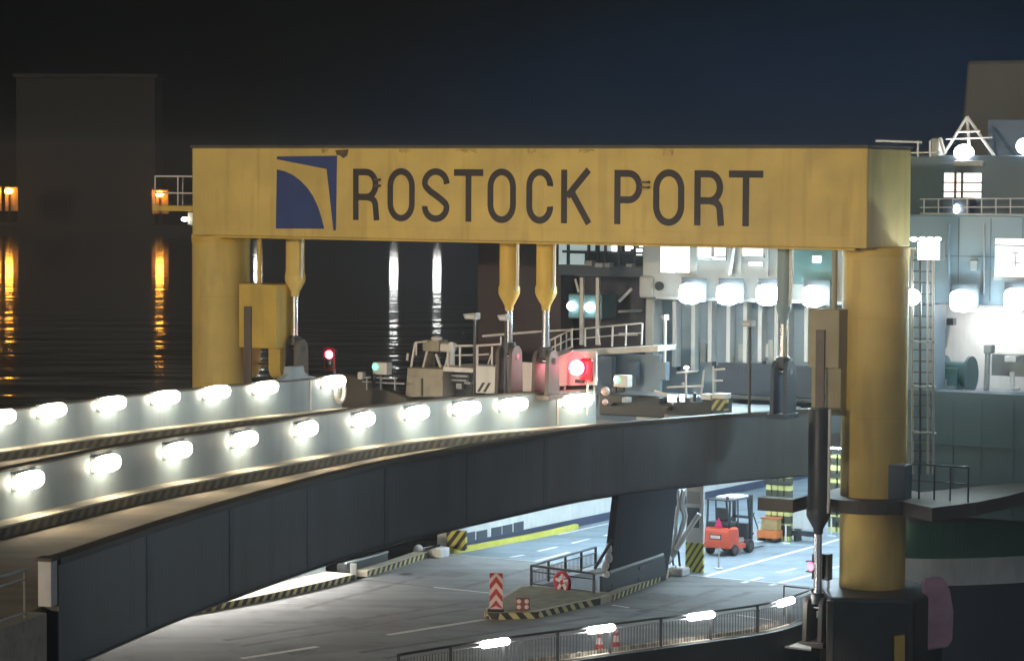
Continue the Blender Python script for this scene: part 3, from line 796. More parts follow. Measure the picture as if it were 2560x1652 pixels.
# sill between ship and quay ramp
F(MB().sb(S0 + .8, SD - .5, TF - .25, TF + .006, -.4, .008), 'sill_plate', GREYBOX)

# upper car deck, left recess, middle bulkhead
F(MB().sb(S0, S1, TF + .02, 40, 5.62, 6.3), 'upper_deck', HULL)
F(fb(1195, 590, 1402, 905, 11.5, 1.0), 'side_plating', MAROON)
F(fb(1200, 560, 1625, 905, 13.0, .6), 'recess_wall', PURP)
F(fb(1395, 664, 1612, 690, 10.0, 1.2), 'gallery_floor', HULLD, .02)
fr_ = fb(1397, 590, 1414, 664, 10.3, .08); F(fr_, 'window', E_WIND)
for q in [(1425, 606, 1471, 628), (1474, 606, 1486, 628), (1497, 606, 1508, 629), (1513, 612, 1530, 630), (1425, 634, 1460, 662), (1397, 666, 1400, 668)]:
    F(fb(*q, 10.35, .06), 'window', E_WIND)
for q in [(1530, 614, 1541, 630), (1563, 606, 1574, 627), (1575, 616, 1582, 622), (1588, 622, 1604, 638), (1598, 608, 1606, 618)]:
    F(fb(*q, 10.3, .05), 'window', E_WIN2)
F(fb(1405, 628, 1612, 634, 10.2, .1), 'window_rail', DARK)
F(fb(1395, 590, 1612, 665, 10.5, .1), 'window_backing', GLASSD)
for px in (1468, 1492, 1510, 1545, 1583): F(fb(px, 590, px + 5, 662, 10.15, .1), 'mullion', DARK)
for q in [(1460, 652, 1480, 664), (1487, 658, 1506, 668), (1512, 658, 1525, 668), (1565, 660, 1580, 667)]:
    F(fb(*q, 9.7, .3), 'gallery_bench', GREYBOX)
# machine with two round lamps hanging in the recess
F(fb(1420, 735, 1505, 797, 11.0, 1.2), 'machine_housing', GREEND, .05)
for (px, py, r) in [(1428, 765, .17), (1474, 768, .19)]:
    s_, z_ = on_t(px, py, 10.9)
    F(MB().lathe(W(s_, 10.9, z_), [(r, 0), (r * .9, .08), (r * .4, .13)], 20, axis=-Uv), 'round_lamp', E_ROUND, smooth=True)
for q in [(1449, 694, 1457, 862), (1489, 694, 1497, 862)]: F(fb(*q, 10.4, .12), 'hanger_post', RAILW)
def bar(p0, p1, t, r, mb=None):
    a, c = on_t(*p0, t), on_t(*p1, t)
    return (mb or MB()).tube([W(a[0], t, a[1]), W(c[0], t, c[1])], r, 8)
F(bar((1438, 697), (1447, 730), 10.4, .05), 'brace', RAILW)
F(bar((1548, 753), (1579, 722), 10.0, .06), 'diagonal_stay', RAILW)
F(bar((1547, 779), (1605, 776), 11.5, .05), 'cross_bar', GREYBOX)
F(bar((1548, 836), (1593, 835), 9.3, .06), 'cross_bar', RAILW)
# bulkhead with windows and flood lamps
F(fb(1606, 570, 2200, 752, TF, 14), 'bulkhead', BULK, .05)
F(fb(1596, 690, 1632, 745, TF - .1, 1.0), 'bulkhead_cheek', BULK, .1)
F(fb(1612, 745, 1634, 905, TF + .6, .5), 'ramp_jamb', BULK, .06)
for q, mt in [((1652, 606, 1688, 681), E_WIN2), ((1692, 606, 1722, 681), E_WIN2), ((1745, 606, 1776, 644), E_WIN), ((1786, 606, 1812, 640), E_WIN), ((1857, 612, 1906, 640), E_WINW), ((1872, 656, 1904, 664), E_WIN2), ((1778, 643, 1812, 649), E_WIN2), ((1744, 643, 1774, 649), E_WIN)]:
    F(fb(*q, TF - .05, .06), 'lit_window', mt)
    F(fb(q[0] - 3, q[3], q[2] + 3, q[3] + 4, TF - .12, .12), 'window_sill', BULK)
for q in [(1728, 606, 1742, 690), (1818, 606, 1826, 690), (1846, 606, 1852, 690), (1912, 606, 1920, 690)]:
    F(fb(*q, TF - .15, .15), 'wall_stiffener', BULK)
F(bar((1824, 690), (1837, 606), TF - .25, .06), 'pipe', RAILW)
F(fb(1985, 612, 2085, 712, TF - .06, .06), 'teal_panel', GREEND)
F(fb(2031, 640, 2049, 656, TF - .2, .13), 'square_lamp', E_WIN2)
F(MB().lathe(W(*[on_t(1650, 715, TF - .1)[0], TF - .1, on_t(1650, 715, TF - .1)[1]]), [(.17, 0), (.17, .1)], 18, axis=-Uv), 'porthole', GLASSD)
F(fb(1640, 748, 2190, 756, TF - .2, .3), 'bulkhead_flange', BULK)
# ribbed ramp plate below the bulkhead
F(fb(1625, 740, 2190, 1000, TF + 2.2, .4), 'ramp_plate', HULL)
for k, px in enumerate((1638, 1685, 1732, 1774, 1820, 1862, 1899, 1940, 1966, 2015, 2070)):
    F(fb(px - 5, 752, px + 5, 905 + 12 * (k % 3), TF + 1.75, .44), 'ramp_rib', WHITE, .02)
    F(fb(px + 6, 870 + 5 * (k % 4), px + 11, 925, TF + 2.0, .19), 'rib_bracket', HULLD)
for (px, y0, y1) in [(1750, 860, 905), (1845, 860, 900), (1920, 850, 905)]:
    F(fb(px, y0, px + 14, y1, TF + 1.9, .28), 'vent_box', GREYBOX, .02)
F(fb(1900, 860, 1940, 893, TF + 2.1, .09), 'rope_panel', WHITE)
F(fb(1790, 922, 2200, 994, TF + .8, .5), 'coaming', HULLD, .03)
F(fb(1795, 912, 2030, 921, TF + .75, .55), 'coaming_cap', HULLD)
# ship floodlights
FL = [(1733, 728), (1826, 730), (1925, 731), (2040, 735), (2410, 746), (2545, 742)]
for k, (px, py) in enumerate(FL):
    s_, z_ = on_t(px, py, TF - .5)
    h = MB(); h.sb(s_ - .34, s_ + .34, TF - .43, TF - .02, z_ - .32, z_ + .34); hb = F(h, 'floodlight', GREYBOX, .03)
    pl_ = MB().sb(s_ - .40, s_ + .40, TF - 1.02, TF - .46, z_ - .46, z_ + .30); F(MB().sb(s_ - .52, s_ + .52, TF - .44, TF - .432, z_ - .40, z_ + .5), 'reflector', DARK, parent=hb)
    pl_.m[2] = 1; F(pl_, 'flood_lens', [E_FLOOD, E_BEAM], .24, parent=hb)
# right part of the ship
F(fb(2190, 389, 2900, 545, TF + 1.2, 12), 'superstructure', SUPER, .05)
F(fb(2190, 541, 2900, 766, TF, 1.1), 'hull_plating', HULL, .04)
F(fb(2190, 760, 2336, 995, TF + .02, 1.0), 'hull_plating', HULL)
F(fb(2190, 986, 2900, 1302, TF - .01, 1.0), 'bulwark', BULW, .03)
F(fb(2330, 756, 2900, 1000, TF + 4.5, .4), 'mooring_deck_wall', WHITE)
F(MB().sb(on_t(2330, 900, TF)[0], S1, TF + 1.0, TF + 4.5, on_t(2400, 990, TF)[1] - .2, on_t(2400, 990, TF)[1] - .05), 'mooring_deck', DECK)
F(fb(2488, 598, 2640, 692, TF - .04, .06), 'lit_window', E_WIN2)
F(fb(2484, 612, 2640, 617, TF - .1, .06), 'window_bar', GREYBOX)
for q in [(2530, 630, 2546, 634), (2537, 630, 2541, 668), (2520, 655, 2550, 659)]: F(fb(*q, TF - .1, .05), 'window_clutter', GREYBOX)
F(fb(2484, 694, 2640, 702, TF - .2, .2), 'window_sill', BULK)
F(fb(2300, 536, 2900, 541, TF - .15, .4), 'deck_edge', BULK)
F(fb(2360, 433, 2452, 497, TF + 1.15, .06), 'lit_window', E_WINW)
for px in (2385, 2402): F(fb(px, 428, px + 4, 500, TF + 1.05, .1), 'window_bar', DARK)
F(fb(2352, 455, 2456, 458, TF + .9, .05), 'window_bar', DARK)
F(fb(2352, 478, 2456, 481, TF + .9, .05), 'window_bar', DARK)
F(fb(2352, 494, 2424, 538, TF + .5, .6), 'locker', HULLD, .05)
sm, zm = on_t(2391, 522, TF + .4)
F(MB().ell(W(sm, TF + .4, zm), .12, .12, .16), 'round_lamp', E_ROUND, smooth=True)
# funnel, mast with lamp
fz = [on_t(2385, 330, 15), on_t(2416, 152, 15)]
F(MB().prism([W(fz[0][0], 15, 15.0), W(fz[0][0] + 9, 15, 15.0), W(fz[0][0] + 9, 15, fz[1][1]), W(fz[1][0], 15, fz[1][1]), W(fz[0][0] + .25, 15, fz[0][1])], Uv * 5), 'funnel', FUNNEL, .15)
F(fb(2470, 300, 2760, 392, 12.5, 2), 'deckhouse', SUPER)
ap = on_t(2418, 292, TF + 1.6)
for (x, y) in [(2355, 392), (2487, 392), (2425, 392)]:
    F(bar((2418, 292), (x, y), TF + 1.6, .055), 'mast_leg', RAILW, smooth=True)
F(bar((2396, 330), (2450, 328), TF + 1.5, .04), 'mast_bar', RAILW)
F(bar((2365, 348), (2480, 344), TF + 1.5, .03), 'mast_bar', RAILW)
sm, zm = on_t(2410, 382, TF + 1.3)
F(MB().ell(W(sm, TF + 1.3, zm), .36, .36, .30), 'mast_lamp', E_ROUND, smooth=True)
F(fb(2384, 402, 2455, 415, TF + 1.0, .5), 'lamp_platform', BULK, .03)
sm, zm = on_t(2560, 366, TF + 1.3)
F(MB().ell(W(sm, TF + 1.3, zm), .28, .28, .28), 'mast_lamp', E_ROUND, smooth=True)
F(bar((2190, 352), (2305, 356), TF + .8, .04), 'roof_rail', RAILW)
F(bar((2190, 384), (2350, 381), TF + .8, .03), 'roof_rail', RAILW)
for px in (2295, 2325): F(bar((px, 352), (px, 392), TF + .8, .04), 'roof_post', RAILW)
F(fb(2322, 345, 2348, 392, TF + .9, .5), 'searchlight', BULK, .12)
F(bar((2350, 345), (2362, 385), TF + .9, .06), 'stay', RAILW)
# rounded hull below with belt, green band and white band
hp = [W(on_t(2150, 1300, TF)[0], TF - .3, 0)]
q0 = on_t(2240, 1300, TF)[0]
for i in range(14):
    a = i / 13
    hp.append(W(q0 + 9 * a, TF - .3 + 14 * a ** 1.7, 0))
hp = smooth_curve(spline(hp, .4), 10)
def band(z0, z1, name, mat_, o_=0.0):
    F(MB().sweep(hp, [(o_, z0), (o_, z1), (1.2, z1), (1.2, z0)]), name, mat_, smooth=False)
band(-3.2, .33, 'dark_hull', HULLD, .03)
band(.333, 1.30, 'white_band', WHITE)
band(1.303, 2.62, 'green_band', GREEN, .01)
band(2.623, 3.0, 'rubbing_belt', FUNNEL, -.22)
F(fb(2400, 772, 2520, 778, TF + 3.0, .4), 'ceiling_lamp', E_BAR)
for px in (2395, 2475, 2555): F(fb(px, 545, px + 2, 752, TF - .012, .011), 'weld_seam', SUPER)
F(fb(2200, 640, 2640, 642, TF - .012, .011), 'weld_seam', SUPER)
for px in range(2310, 2600, 36): F(bar((px, 540), (px, 498), TF + .1, .022), 'deck_rail_post', RAILW)
for y in (498, 519): F(bar((2300, y), (2620, y - 2), TF + .1, .02), 'deck_rail', RAILW)
F(bar((2372, 560), (2372, 730), TF - .08, .05), 'pipe', HULL, smooth=True)
F(bar((2460, 560), (2460, 735), TF - .06, .03), 'pipe', BULK, smooth=True)
F(fb(2425, 650, 2442, 676, TF - .12, .12), 'vent_box', BULK, .03)
for px in (2380, 2450, 2530): F(fb(px, 1000, px + 3, 1290, TF - .03, .02), 'weld_seam', SUPER)
F(fb(2190, 1120, 2900, 1124, TF - .04, .03), 'weld_seam', SUPER)
# mooring winch and fittings on the open mooring deck
s_, z_ = on_t(2405, 935, TF + 1.8)
wn = F(MB().lathe(W(s_ - .75, TF + 1.8, z_), [(.66, 0), (.66, .1), (.45, .12), (.45, 1.0), (.66, 1.02), (.66, 1.12)], 28, axis=V), 'mooring_winch', GREEND, smooth=True)
F(fb(2338, 920, 2392, 986, TF + 1.2, .7), 'winch_motor', GREEND, .04)
F(fb(2347, 948, 2366, 964, TF + 1.1, .08), 'winch_panel', GREYBOX)
F(fb(2360, 965, 2386, 982, TF + 1.1, .08), 'winch_panel', GREYBOX)
F(bar((2362, 868), (2373, 800), TF + 1.4, .07), 'lamp_post', GREYBOX)
F(fb(2366, 796, 2383, 813, TF + 1.2, .3), 'post_box', DARK)
F(bar((2470, 870), (2466, 985), TF + 1.2, .10), 'fairlead_post', GREYBOX)
F(fb(2458, 862, 2478, 884, TF + 1.1, .4), 'fairlead_post', GREYBOX, .04)
F(fb(2478, 885, 2560, 940, TF + 2.4, .5), 'locker', GREYBOX, .04)
F(fb(2510, 890, 2540, 905, TF + 1.5, .4), 'bollard', WHITE, .04)
F(bar((2530, 930), (2533, 972), TF + 1.0, .09), 'bollard', WHITE)
F(bar((2533, 972), (2550, 970), TF + 1.0, .07), 'bollard', WHITE)

# ---------------------------------------------------------------- ladder tower right of the column
lt = thing('ladder_tower', W(on_t(2305, 1180, 3.0)[0], 3.0, on_t(2305, 1180, 3.0)[1]), 'slim steel ladder tower with lamps right of the right column', 'ladder tower')
for px in (2281, 2300, 2320, 2333): bar((px, 625), (px, 1185), 3.0, .045).build('tower_leg', RAILW if px != 2300 else DARKRAIL, lt)
for y in range(650, 1180, 28): bar((2281, y), (2333, y + 1), 3.0, .022).build('rung', DARKRAIL, lt)
for y in (853, 965, 1080): fb(2278, y, 2336, y + 4, 2.9, .2).build('tower_band', GREYBOX, lt)
hd = fb(2293, 604, 2349, 650, 2.6, .5).build('lamp_cluster', GREYBOX, lt)
fb(2294, 606, 2348, 649, 2.56, .035).build('cluster_lens', E_SMALL, hd)
for px in (2284, 2306, 2326, 2344):
    s_, z_ = on_t(px, 598, 2.7); MB().ell(W(s_, 2.7, z_), .13, .13, .08).build('top_lamp', E_SMALL, lt, smooth=True)
bar((2243, 623), (2290, 623), 2.8, .05).build('lamp_arm', WHITE, lt)
s_, z_ = on_t(2281, 743, 2.7); MB().ell(W(s_, 2.7, z_), .28, .28, .28).build('flood_globe', E_SMALL, lt, smooth=True)

# ---------------------------------------------------------------- lower road, kerbs, walls, railing
RP = spline([(-30, 46, 0), (-16, 64, 0), (-10, 71.5, 0), (-5.6, 77.6, 0), (-3.1, 80.8, 0), (.2, 84.0, 0), (1.8, 85.2, 0), (3.44, 86.6, 0), (5.06, 87.9, 0), (6.68, 89.2, 0), (8.31, 90.6, 0), (9.35, 92.3, 0), (10.2, 94.0, 0)], .3)
RP = smooth_curve(RP, 10)
CP = smooth_curve(spline([Vector((-40, 62, 0)), Vector((-24, 80, 0)), Vector((-16, 88.5, 0)), at_z(540, 1526, 0), at_z(885, 1451, 0), at_z(1066, 1395, 0), W(5.9, TF, 0)], .3), 6)
rd = [p.copy() for p in RP] + [W(24.5, TF - .28, 0)] + [W(5.9, TF - .28, 0)] + [p for p in CP[::-1] if st(p)[1] < TF - .4]
mb = MB(); nn = len(rd)
mb.add(rd + [p - Vector((0, 0, .9)) for p in rd], [list(range(nn))] + [(i, (i + 1) % nn, nn + (i + 1) % nn, nn + i) for i in range(nn)])
o = mb.build('lower_road', ASPH_L); tag(o, kind='structure')
# edge beam below the front railing
o = MB().sweep(RP[60:], [(-.3, -1.6), (-.3, -.02), (.12, -.02), (.12, .09), (-.32, .09), (-.32, -1.6)]).build('road_edge_beam', DARK)
tag(o, 'dark edge beam of the lower road under the front railing', 'edge beam')
# left kerb with walkway and wall (its lamps glow behind the girder)
i1 = min(range(len(CP)), key=lambda i: abs(proj(CP[i])[0] - 885)); i2 = min(range(len(CP)), key=lambda i: abs(proj(CP[i])[0] - 1068))
def kerb_thing(pts, label, h=.24, wk=1.3, pitch=.44, slant=.16):
    kb = thing('striped_kerb', pts[len(pts) // 2], label, 'kerb', 'striped kerbs of the lower road')
    MB().sweep(pts, [(0, .003), (0, h), (wk, h), (wk, .003)]).build('walkway', CONC, kb)
    f = MB(); f.sweep(off(pts, -.003), [(0, .02), (0, h - .01), (-.02, h - .01), (-.02, .02)], 0)
    stripe_face(f, off(pts, -.023), 0, .025, h - .015, pitch, slant, 1)
    f.build('hazard_face', [HZ_K, HZ_Y], kb)
    return kb
CK = [p for p in CP[:i1 + 1]][-110:]
kerb_thing(CK, 'long black and yellow kerb under the dark girder at lower left')
kerb_thing(CP[i1 + 3:i2 + 1], 'short bright striped kerb leading to the left car deck entrance', wk=.5)
wl = thing('lower_wall', CK[len(CK) // 2] + Vector((0, 0, .24)), 'grey wall behind the lower kerb, mostly hidden by the dark girder', 'wall')
MB().sweep(off(CK, 1.28), [(0, .245), (0, 1.5), (.3, 1.5), (.3, .245)]).build('wall_panel', BLUEGREY, wl)
for k, px in enumerate((220, 330, 430, 520, 600, 680, 750, 810)):
    put_light(off(CK, 1.28), px, 1.28, 'glowing light on the low wall behind the dark girder, %s from the left' % WH[k], E_STRIP_L)
gb = thing('guard_beam', CP[i1 + 10], 'dark steel guard beam beside the short striped kerb', 'guard beam')
MB().sweep(off(CP[i1 + 1:i2 - 8], .55), [(0, .003), (0, .52), (.4, .52), (.4, .003)]).build('beam', DARK, gb)
MB().sweep(off(CP[i1 + 1:i2 - 8], .53), [(0, .523), (0, .58), (.1, .58), (.1, .523)]).build('top_strip', GREYBOX, gb)
p = at_z(883, 1452, 0)
o = MB().lb(p.x - .12, p.x + .12, p.y + .1, p.y + .3, .0, .62).build('kerb_post', GREYBOX, bevel=.02); tag(o, 'short grey post between the two striped kerbs', 'post')
# white fittings and hazard board at the left entrance
wf = thing('hinge_fitting', at_z(1075, 1393, 0), 'white hinge fitting at the end of the short striped kerb', 'hinge')
MB().sb(*rect(1062, 1368, 1108, 1396, 7.0)[:2], 6.8, 7.5, .0, rect(1062, 1368, 1108, 1396, 7.0)[3]).build('hinge_block', WHITE, wf, bevel=.06)
a = rect(1030, 1366, 1055, 1384, 6.6); MB().ell(W((a[0] + a[1]) / 2, 6.7, (a[2] + a[3]) / 2), .2, .2, .22).build('hinge_cap', WHITE, wf, smooth=True)
bar((1064, 1372), (1100, 1362), 6.75, .05).build('hinge_arm', DARK, wf)
HZP = stripes('hazard_board_paint', (.60, .56, .13), (.03, .03, .025), V * .75 + Vector((0, 0, -.62)), .30)
fb(1116, 1330, 1164, 1376, TF + .1, .12).build('x', HZP) if False else None
o = fb(1116, 1325, 1164, 1374, TF + .15, .12).build('hazard_board', HZP); tag(o, 'small yellow and black board beside the left car deck entrance', 'hazard board')
# island with hazard kerb
isl = [(1213, 1541), (1216, 1547), (1240, 1549), (1340, 1546), (1440, 1523), (1500, 1511), (1540, 1499), (1484, 1491), (1325, 1476), (1296, 1480), (1232, 1519)]
ip = [at_z(x, y, 0) for x, y in isl]
it_ = thing('traffic_island', ip[3], 'mossy traffic island with hazard kerb between the two lanes', 'traffic island')
MB().prism([p + Vector((0, 0, .003)) for p in ip], (0, 0, .237)).build('island_body', CONC, it_)
ctr = sum(ip, Vector()) / len(ip)
MB().prism([ctr + (p - ctr) * .86 + Vector((0, 0, .242)) for p in ip], (0, 0, .012)).build('island_paving', MOSS, it_)
fp = resample([ip[i] for i in (0, 1, 2, 3, 4, 5)], .1)
f = MB(); f.sweep(off(fp, -.004), [(0, .01), (0, .235), (-.02, .235), (-.02, .01)], 0); stripe_face(f, off(fp, -.026), 0, .012, .232, .5, -.22, 1)
f.build('hazard_face', [HZ_K, HZ_Y], it_)
# kerb along the pier
PK = spline([at_z(1531, 1503, 0), at_z(1674, 1443, 0)], .3)
kerb_thing(PK, 'striped kerb along the foot of the dark pier', wk=.35)
# chevron beacon
base = at_z(1240, 1527, .255)
ch = thing('chevron_beacon', base, 'red and white chevron beacon on the tip of the island', 'traffic beacon', rz=math.radians(-4), local=True)
MB().lb(-.28, .28, -.16, .16, 0, .07).build('foot', RUBBER, ch, bevel=.02)
MB().lb(-.225, .225, .0, .05, .072, 1.30).build('panel', PINKW, ch, bevel=.005)
for k in range(4):
    z0 = .10 + k * .40 - .14; pts = []
    def cl(z): return min(1.29, max(.08, z))
    L = [(-.22, cl(z0 - .06)), (0, cl(z0 + .22 - .0)), (.22, cl(z0 - .06)), (.22, cl(z0 + .14)), (0, cl(z0 + .42)), (-.22, cl(z0 + .14))]
    if k == 3: L = [(-.22, 1.10), (-.02, 1.29), (-.22, 1.29)]; MB().prism([(x, -.004, z) for x, z in L], (0, -.004, 0)).build('chevron_stripe', REDS, ch); L = [(.22, 1.10), (.22, 1.29), (.02, 1.29)]
    MB().prism([(x, -.004, z) for x, z in L], (0, -.004, 0)).build('chevron_stripe', REDS, ch)
# reddish block with four pale reflectors
base = at_z(1307, 1524, .255)
rb = thing('reflector_block', base, 'low red brown block with four pale reflectors on the island', 'reflector block', local=True)
MB().lb(-.24, .24, -.10, .16, 0, .42).build('block', BRICK, rb, bevel=.03)
for x in (-.13, .13):
    for z in (.12, .31): MB().lathe((x, -.102, z), [(.075, 0), (.07, .03), (.04, .05)], 14, axis=(0, -1, 0)).build('reflector', PINKW, rb, smooth=True)
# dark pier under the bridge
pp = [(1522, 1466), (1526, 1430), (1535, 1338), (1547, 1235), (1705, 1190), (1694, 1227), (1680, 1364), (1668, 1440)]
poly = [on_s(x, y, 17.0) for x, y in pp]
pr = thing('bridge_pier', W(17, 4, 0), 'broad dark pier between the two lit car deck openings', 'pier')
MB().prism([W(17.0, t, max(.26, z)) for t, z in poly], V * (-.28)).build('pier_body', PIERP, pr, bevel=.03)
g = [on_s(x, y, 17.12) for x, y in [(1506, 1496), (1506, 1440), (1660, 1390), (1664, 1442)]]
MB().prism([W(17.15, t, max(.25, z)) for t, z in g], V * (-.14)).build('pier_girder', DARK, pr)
for (x0, y0, x1, y1) in [(1532, 1464, 1558, 1456), (1600, 1420, 1625, 1412), (1598, 1446, 1615, 1440)]:
    a, c = on_s(x0, y0, 17.2), on_s(x1, y1, 17.2)
    MB().prism([W(17.152, a[0], a[1] - .05), W(17.152, c[0], c[1] - .05), W(17.152, c[0], c[1] + .05), W(17.152, a[0], a[1] + .05)], V * .03).build('girder_slot', GIRDER_R, pr)
a, c = on_s(1524, 1430, 17.3), on_s(1657, 1386, 17.3)
MB().tube([W(17.3, *a), W(17.3, *c)], .06, 10).build('pier_rail', GREYBOX, pr, smooth=True)
# railing around the pit
cA = at_z(1328, 1479, 0); cB = at_z(1484, 1500, 0)
dirU = (at_z(1488, 1430, 0) - cA); dirU.z = 0; dirU.normalize()
pg = thing('pit_railing', cA, 'dark railing round the pit between island and pier', 'railing')
H = .95
ends = [cA + dirU * k for k in (0, 1.45, 2.9, 4.3, 5.6)]
for p in ends + [cB, (cA + cB) / 2]:
    MB().tube([p + Vector((0, 0, .2)), p + Vector((0, 0, H))], .05, 8).build('railing_post', DARKRAIL, pg)
for z, nm in ((H, 'handrail'), (.75, 'mid_rail'), (.3, 'lower_rail')):
    MB().tube([ends[-1] + Vector((0, 0, z)), cA + Vector((0, 0, z)), cB + Vector((0, 0, z))], .045 if z == H else .025, 8).build(nm, DARKRAIL, pg)
MB().prism([cA + Vector((.15, .1, .01)), cB + Vector((-.05, .1, .01)), W(16.9, 1.2, .01), W(16.9, 6.5, .01), ends[-1] + Vector((.15, 0, .01))], (0, 0, .17)).build('pit_shade_plate', RUBBER, pg)  # dark plate standing in for the shade of the open pit
inf = MB()
for k in range(48):
    p = cA + dirU * (5.6 * k / 48); inf.tube([p + Vector((0, 0, .3)), p + Vector((0, 0, .75))], .010, 4)
inf.build('bar_infill', DARKRAIL, pg)
# red reel on the front of it
rc = cA.lerp(cB, .5) + Vector((0, -.12, .52))
hr = thing('hose_reel', rc - Vector((0, 0, .4)), 'round mottled red and pink reel on the front of the pit railing', 'reel')
dAB = (cB - cA).normalized()
MB().tube([rc + dAB * .33 * math.cos(2 * math.pi * i / 24) + Vector((0, 0, .33 * math.sin(2 * math.pi * i / 24))) for i in range(25)], .07, 10).build('rim', REDS, hr, smooth=True)
for i in range(5):
    a = 2 * math.pi * i / 5 + .3
    MB().tube([rc + Vector((0, -.03, 0)), rc + dAB * .3 * math.cos(a) + Vector((0, -.05, .3 * math.sin(a)))], .055, 8).build('spoke', PINKW, hr)
MB().ell(rc + Vector((0, -.05, 0)), .1, .08, .1).build('hub', REDS, hr, smooth=True)
# white bundle by the pier foot
cv = thing('canvas_bundle', W(15.9, 2.5, .26), 'lumpy white bundle leaning at the left foot of the dark pier', 'bundle')
def lump(px, py, rx, rz, t=.7):
    s_, z_ = on_t(px, py, t); m_ = MB(); m_.ell(W(s_, t, z_), rx, rx * .8, rz, 18, 12)
    c0 = W(s_, t, z_)
    for v in m_.v:
        d = v - c0; v += d * .22 * math.sin(9 * d.x + 7 * d.z + px) 
    return m_
for q in [(1520, 1375, .13, .22), (1513, 1415, .14, .22), (1521, 1395, .12, .2), (1500, 1400, .1, .13), (1515, 1435, .11, .12)]:
    lump(*q).build('canvas_fold', WHITE, cv, smooth=True)
bar((1487, 1420), (1530, 1350), .4, .06).build('strut', DARK, cv)
bar((1486, 1432), (1512, 1428), .4, .05).build('strut', GREYBOX, cv)
# right entrance: white jamb with hazard foot, hoses, strut
jb = thing('entrance_jamb', W(on_t(1735, 1432, 8.9)[0], 8.9, 0), 'white door jamb with yellow and black foot beside the forklift', 'door jamb')
TJ = 8.9
HZ2 = stripes('jamb_hazard_paint', (.66, .62, .12), (.05, .05, .03), V * .85 + Vector((0, 0, -.55)), .215, .62)
a = rect(1713, 1356, 1757, 1434, TJ); MB().sb(a[0], a[1], TJ, TJ + .14, .004, a[3]).build('hazard_foot', HZ2, jb, bevel=.02)
b4 = rect(1711, 1222, 1759, 1355, TJ); MB().sb(a[0] + .02, a[1] - .02, TJ + .02, TJ + .12, a[3] + .002, b4[3] + .6).build('jamb_panel', WHITE, jb)
fb(1750, 1215, 1758, 1356, TJ - .15, .14).build('jamb_post', WHITE, jb)
fb(1713, 1260, 1750, 1266, TJ - .08, .09).build('jamb_bar', WHITE, jb)
fb(1718, 1268, 1748, 1318, TJ - .0, .018).build('jamb_recess', HULLD, jb)
fb(1718, 1228, 1748, 1258, TJ - .0, .018).build('jamb_recess', GREYBOX, jb)
hs = thing('ramp_strut', W(on_t(1668, 1440, 7.6)[0], 7.6, 0), 'white diagonal strut with hanging hoses right of the dark pier', 'ramp strut')
bar((1672, 1400), (1748, 1284), 7.9, .10).build('strut_tube', WHITE, hs, smooth=True)
bar((1668, 1404), (1690, 1370), 7.8, .15).build('strut_cylinder', GREYBOX, hs, smooth=True)
s_, z_ = on_t(1669, 1396, 7.6); MB().ell(W(s_, 7.6, z_), .16, .16, .16).build('strut_joint', WHITE, hs, smooth=True)
for pts, r, mt in [([(1694, 1222), (1697, 1260), (1690, 1300), (1688, 1340), (1676, 1375), (1668, 1392)], .06, WHITE), ([(1706, 1222), (1700, 1262), (1708, 1292), (1700, 1322), (1692, 1350), (1684, 1385)], .045, GREYBOX), ([(1712, 1226), (1708, 1262), (1716, 1290), (1704, 1330), (1698, 1362)], .05, WHITE), ([(1700, 1420), (1696, 1380), (1690, 1365), (1682, 1400), (1690, 1430)], .04, DARK)]:
    cur = spline([W(on_t(x, y, 8.2)[0], 8.2, on_t(x, y, 8.2)[1]) for x, y in pts], .12)
    MB().tube(cur, r, 8).build('hose', mt, hs, smooth=True)
a = rect(1668, 1428, 1712, 1450, 7.7); MB().sb(a[0], a[1], 7.5, 8.15, .01, .32).build('strut_foot', WHITE, hs, bevel=.06)
bar((1670, 1395), (1668, 1440), 7.5, .04).build('foot_post', WHITE, hs)
bar((1690, 1412), (1688, 1440), 7.6, .03).build('foot_post', WHITE, hs)

# front railing with bar lamps
i3 = min(range(len(RP)), key=lambda i: abs(RP[i].x + 3.3))
RR = RP[i3:]
rr_ = thing('road_railing', RR[len(RR) // 2], 'dark barred railing along the front edge of the lower road', 'railing')
MB().tube([p + Vector((0, 0, 1.0)) for p in RR], .04, 8).build('handrail', DARKRAIL, rr_, smooth=True)
MB().tube([p + Vector((0, 0, .86)) for p in RR], .018, 8).build('upper_rail', GREYBOX, rr_, smooth=True)
MB().tube([p + Vector((0, 0, .10)) for p in RR], .03, 8).build('lower_rail', CONC, rr_, smooth=True)
posts = resample(RR, 2.07)
for p in posts: MB().lb(p.x - .045, p.x + .045, p.y - .045, p.y + .045, -.1, 1.02).build('railing_post', DARKRAIL, rr_)
for a, c in zip(posts, posts[1:]):
    g_ = MB()
    for k in range(1, 17):
        p = a.lerp(c, k / 17); g_.tube([p + Vector((0, 0, .11)), p + Vector((0, 0, .85))], .012, 5)
    g_.build('bar_infill', DARKRAIL, rr_)
MB().tube([RR[-1] + Vector((0, 0, z)) for z in (0, 1.0)] + [RR[-1] + Vector((-.9, .6, 1.0)), RR[-1] + Vector((-.9, .6, 0))], .035, 8).build('end_hoop', DARKRAIL, rr_, smooth=True)
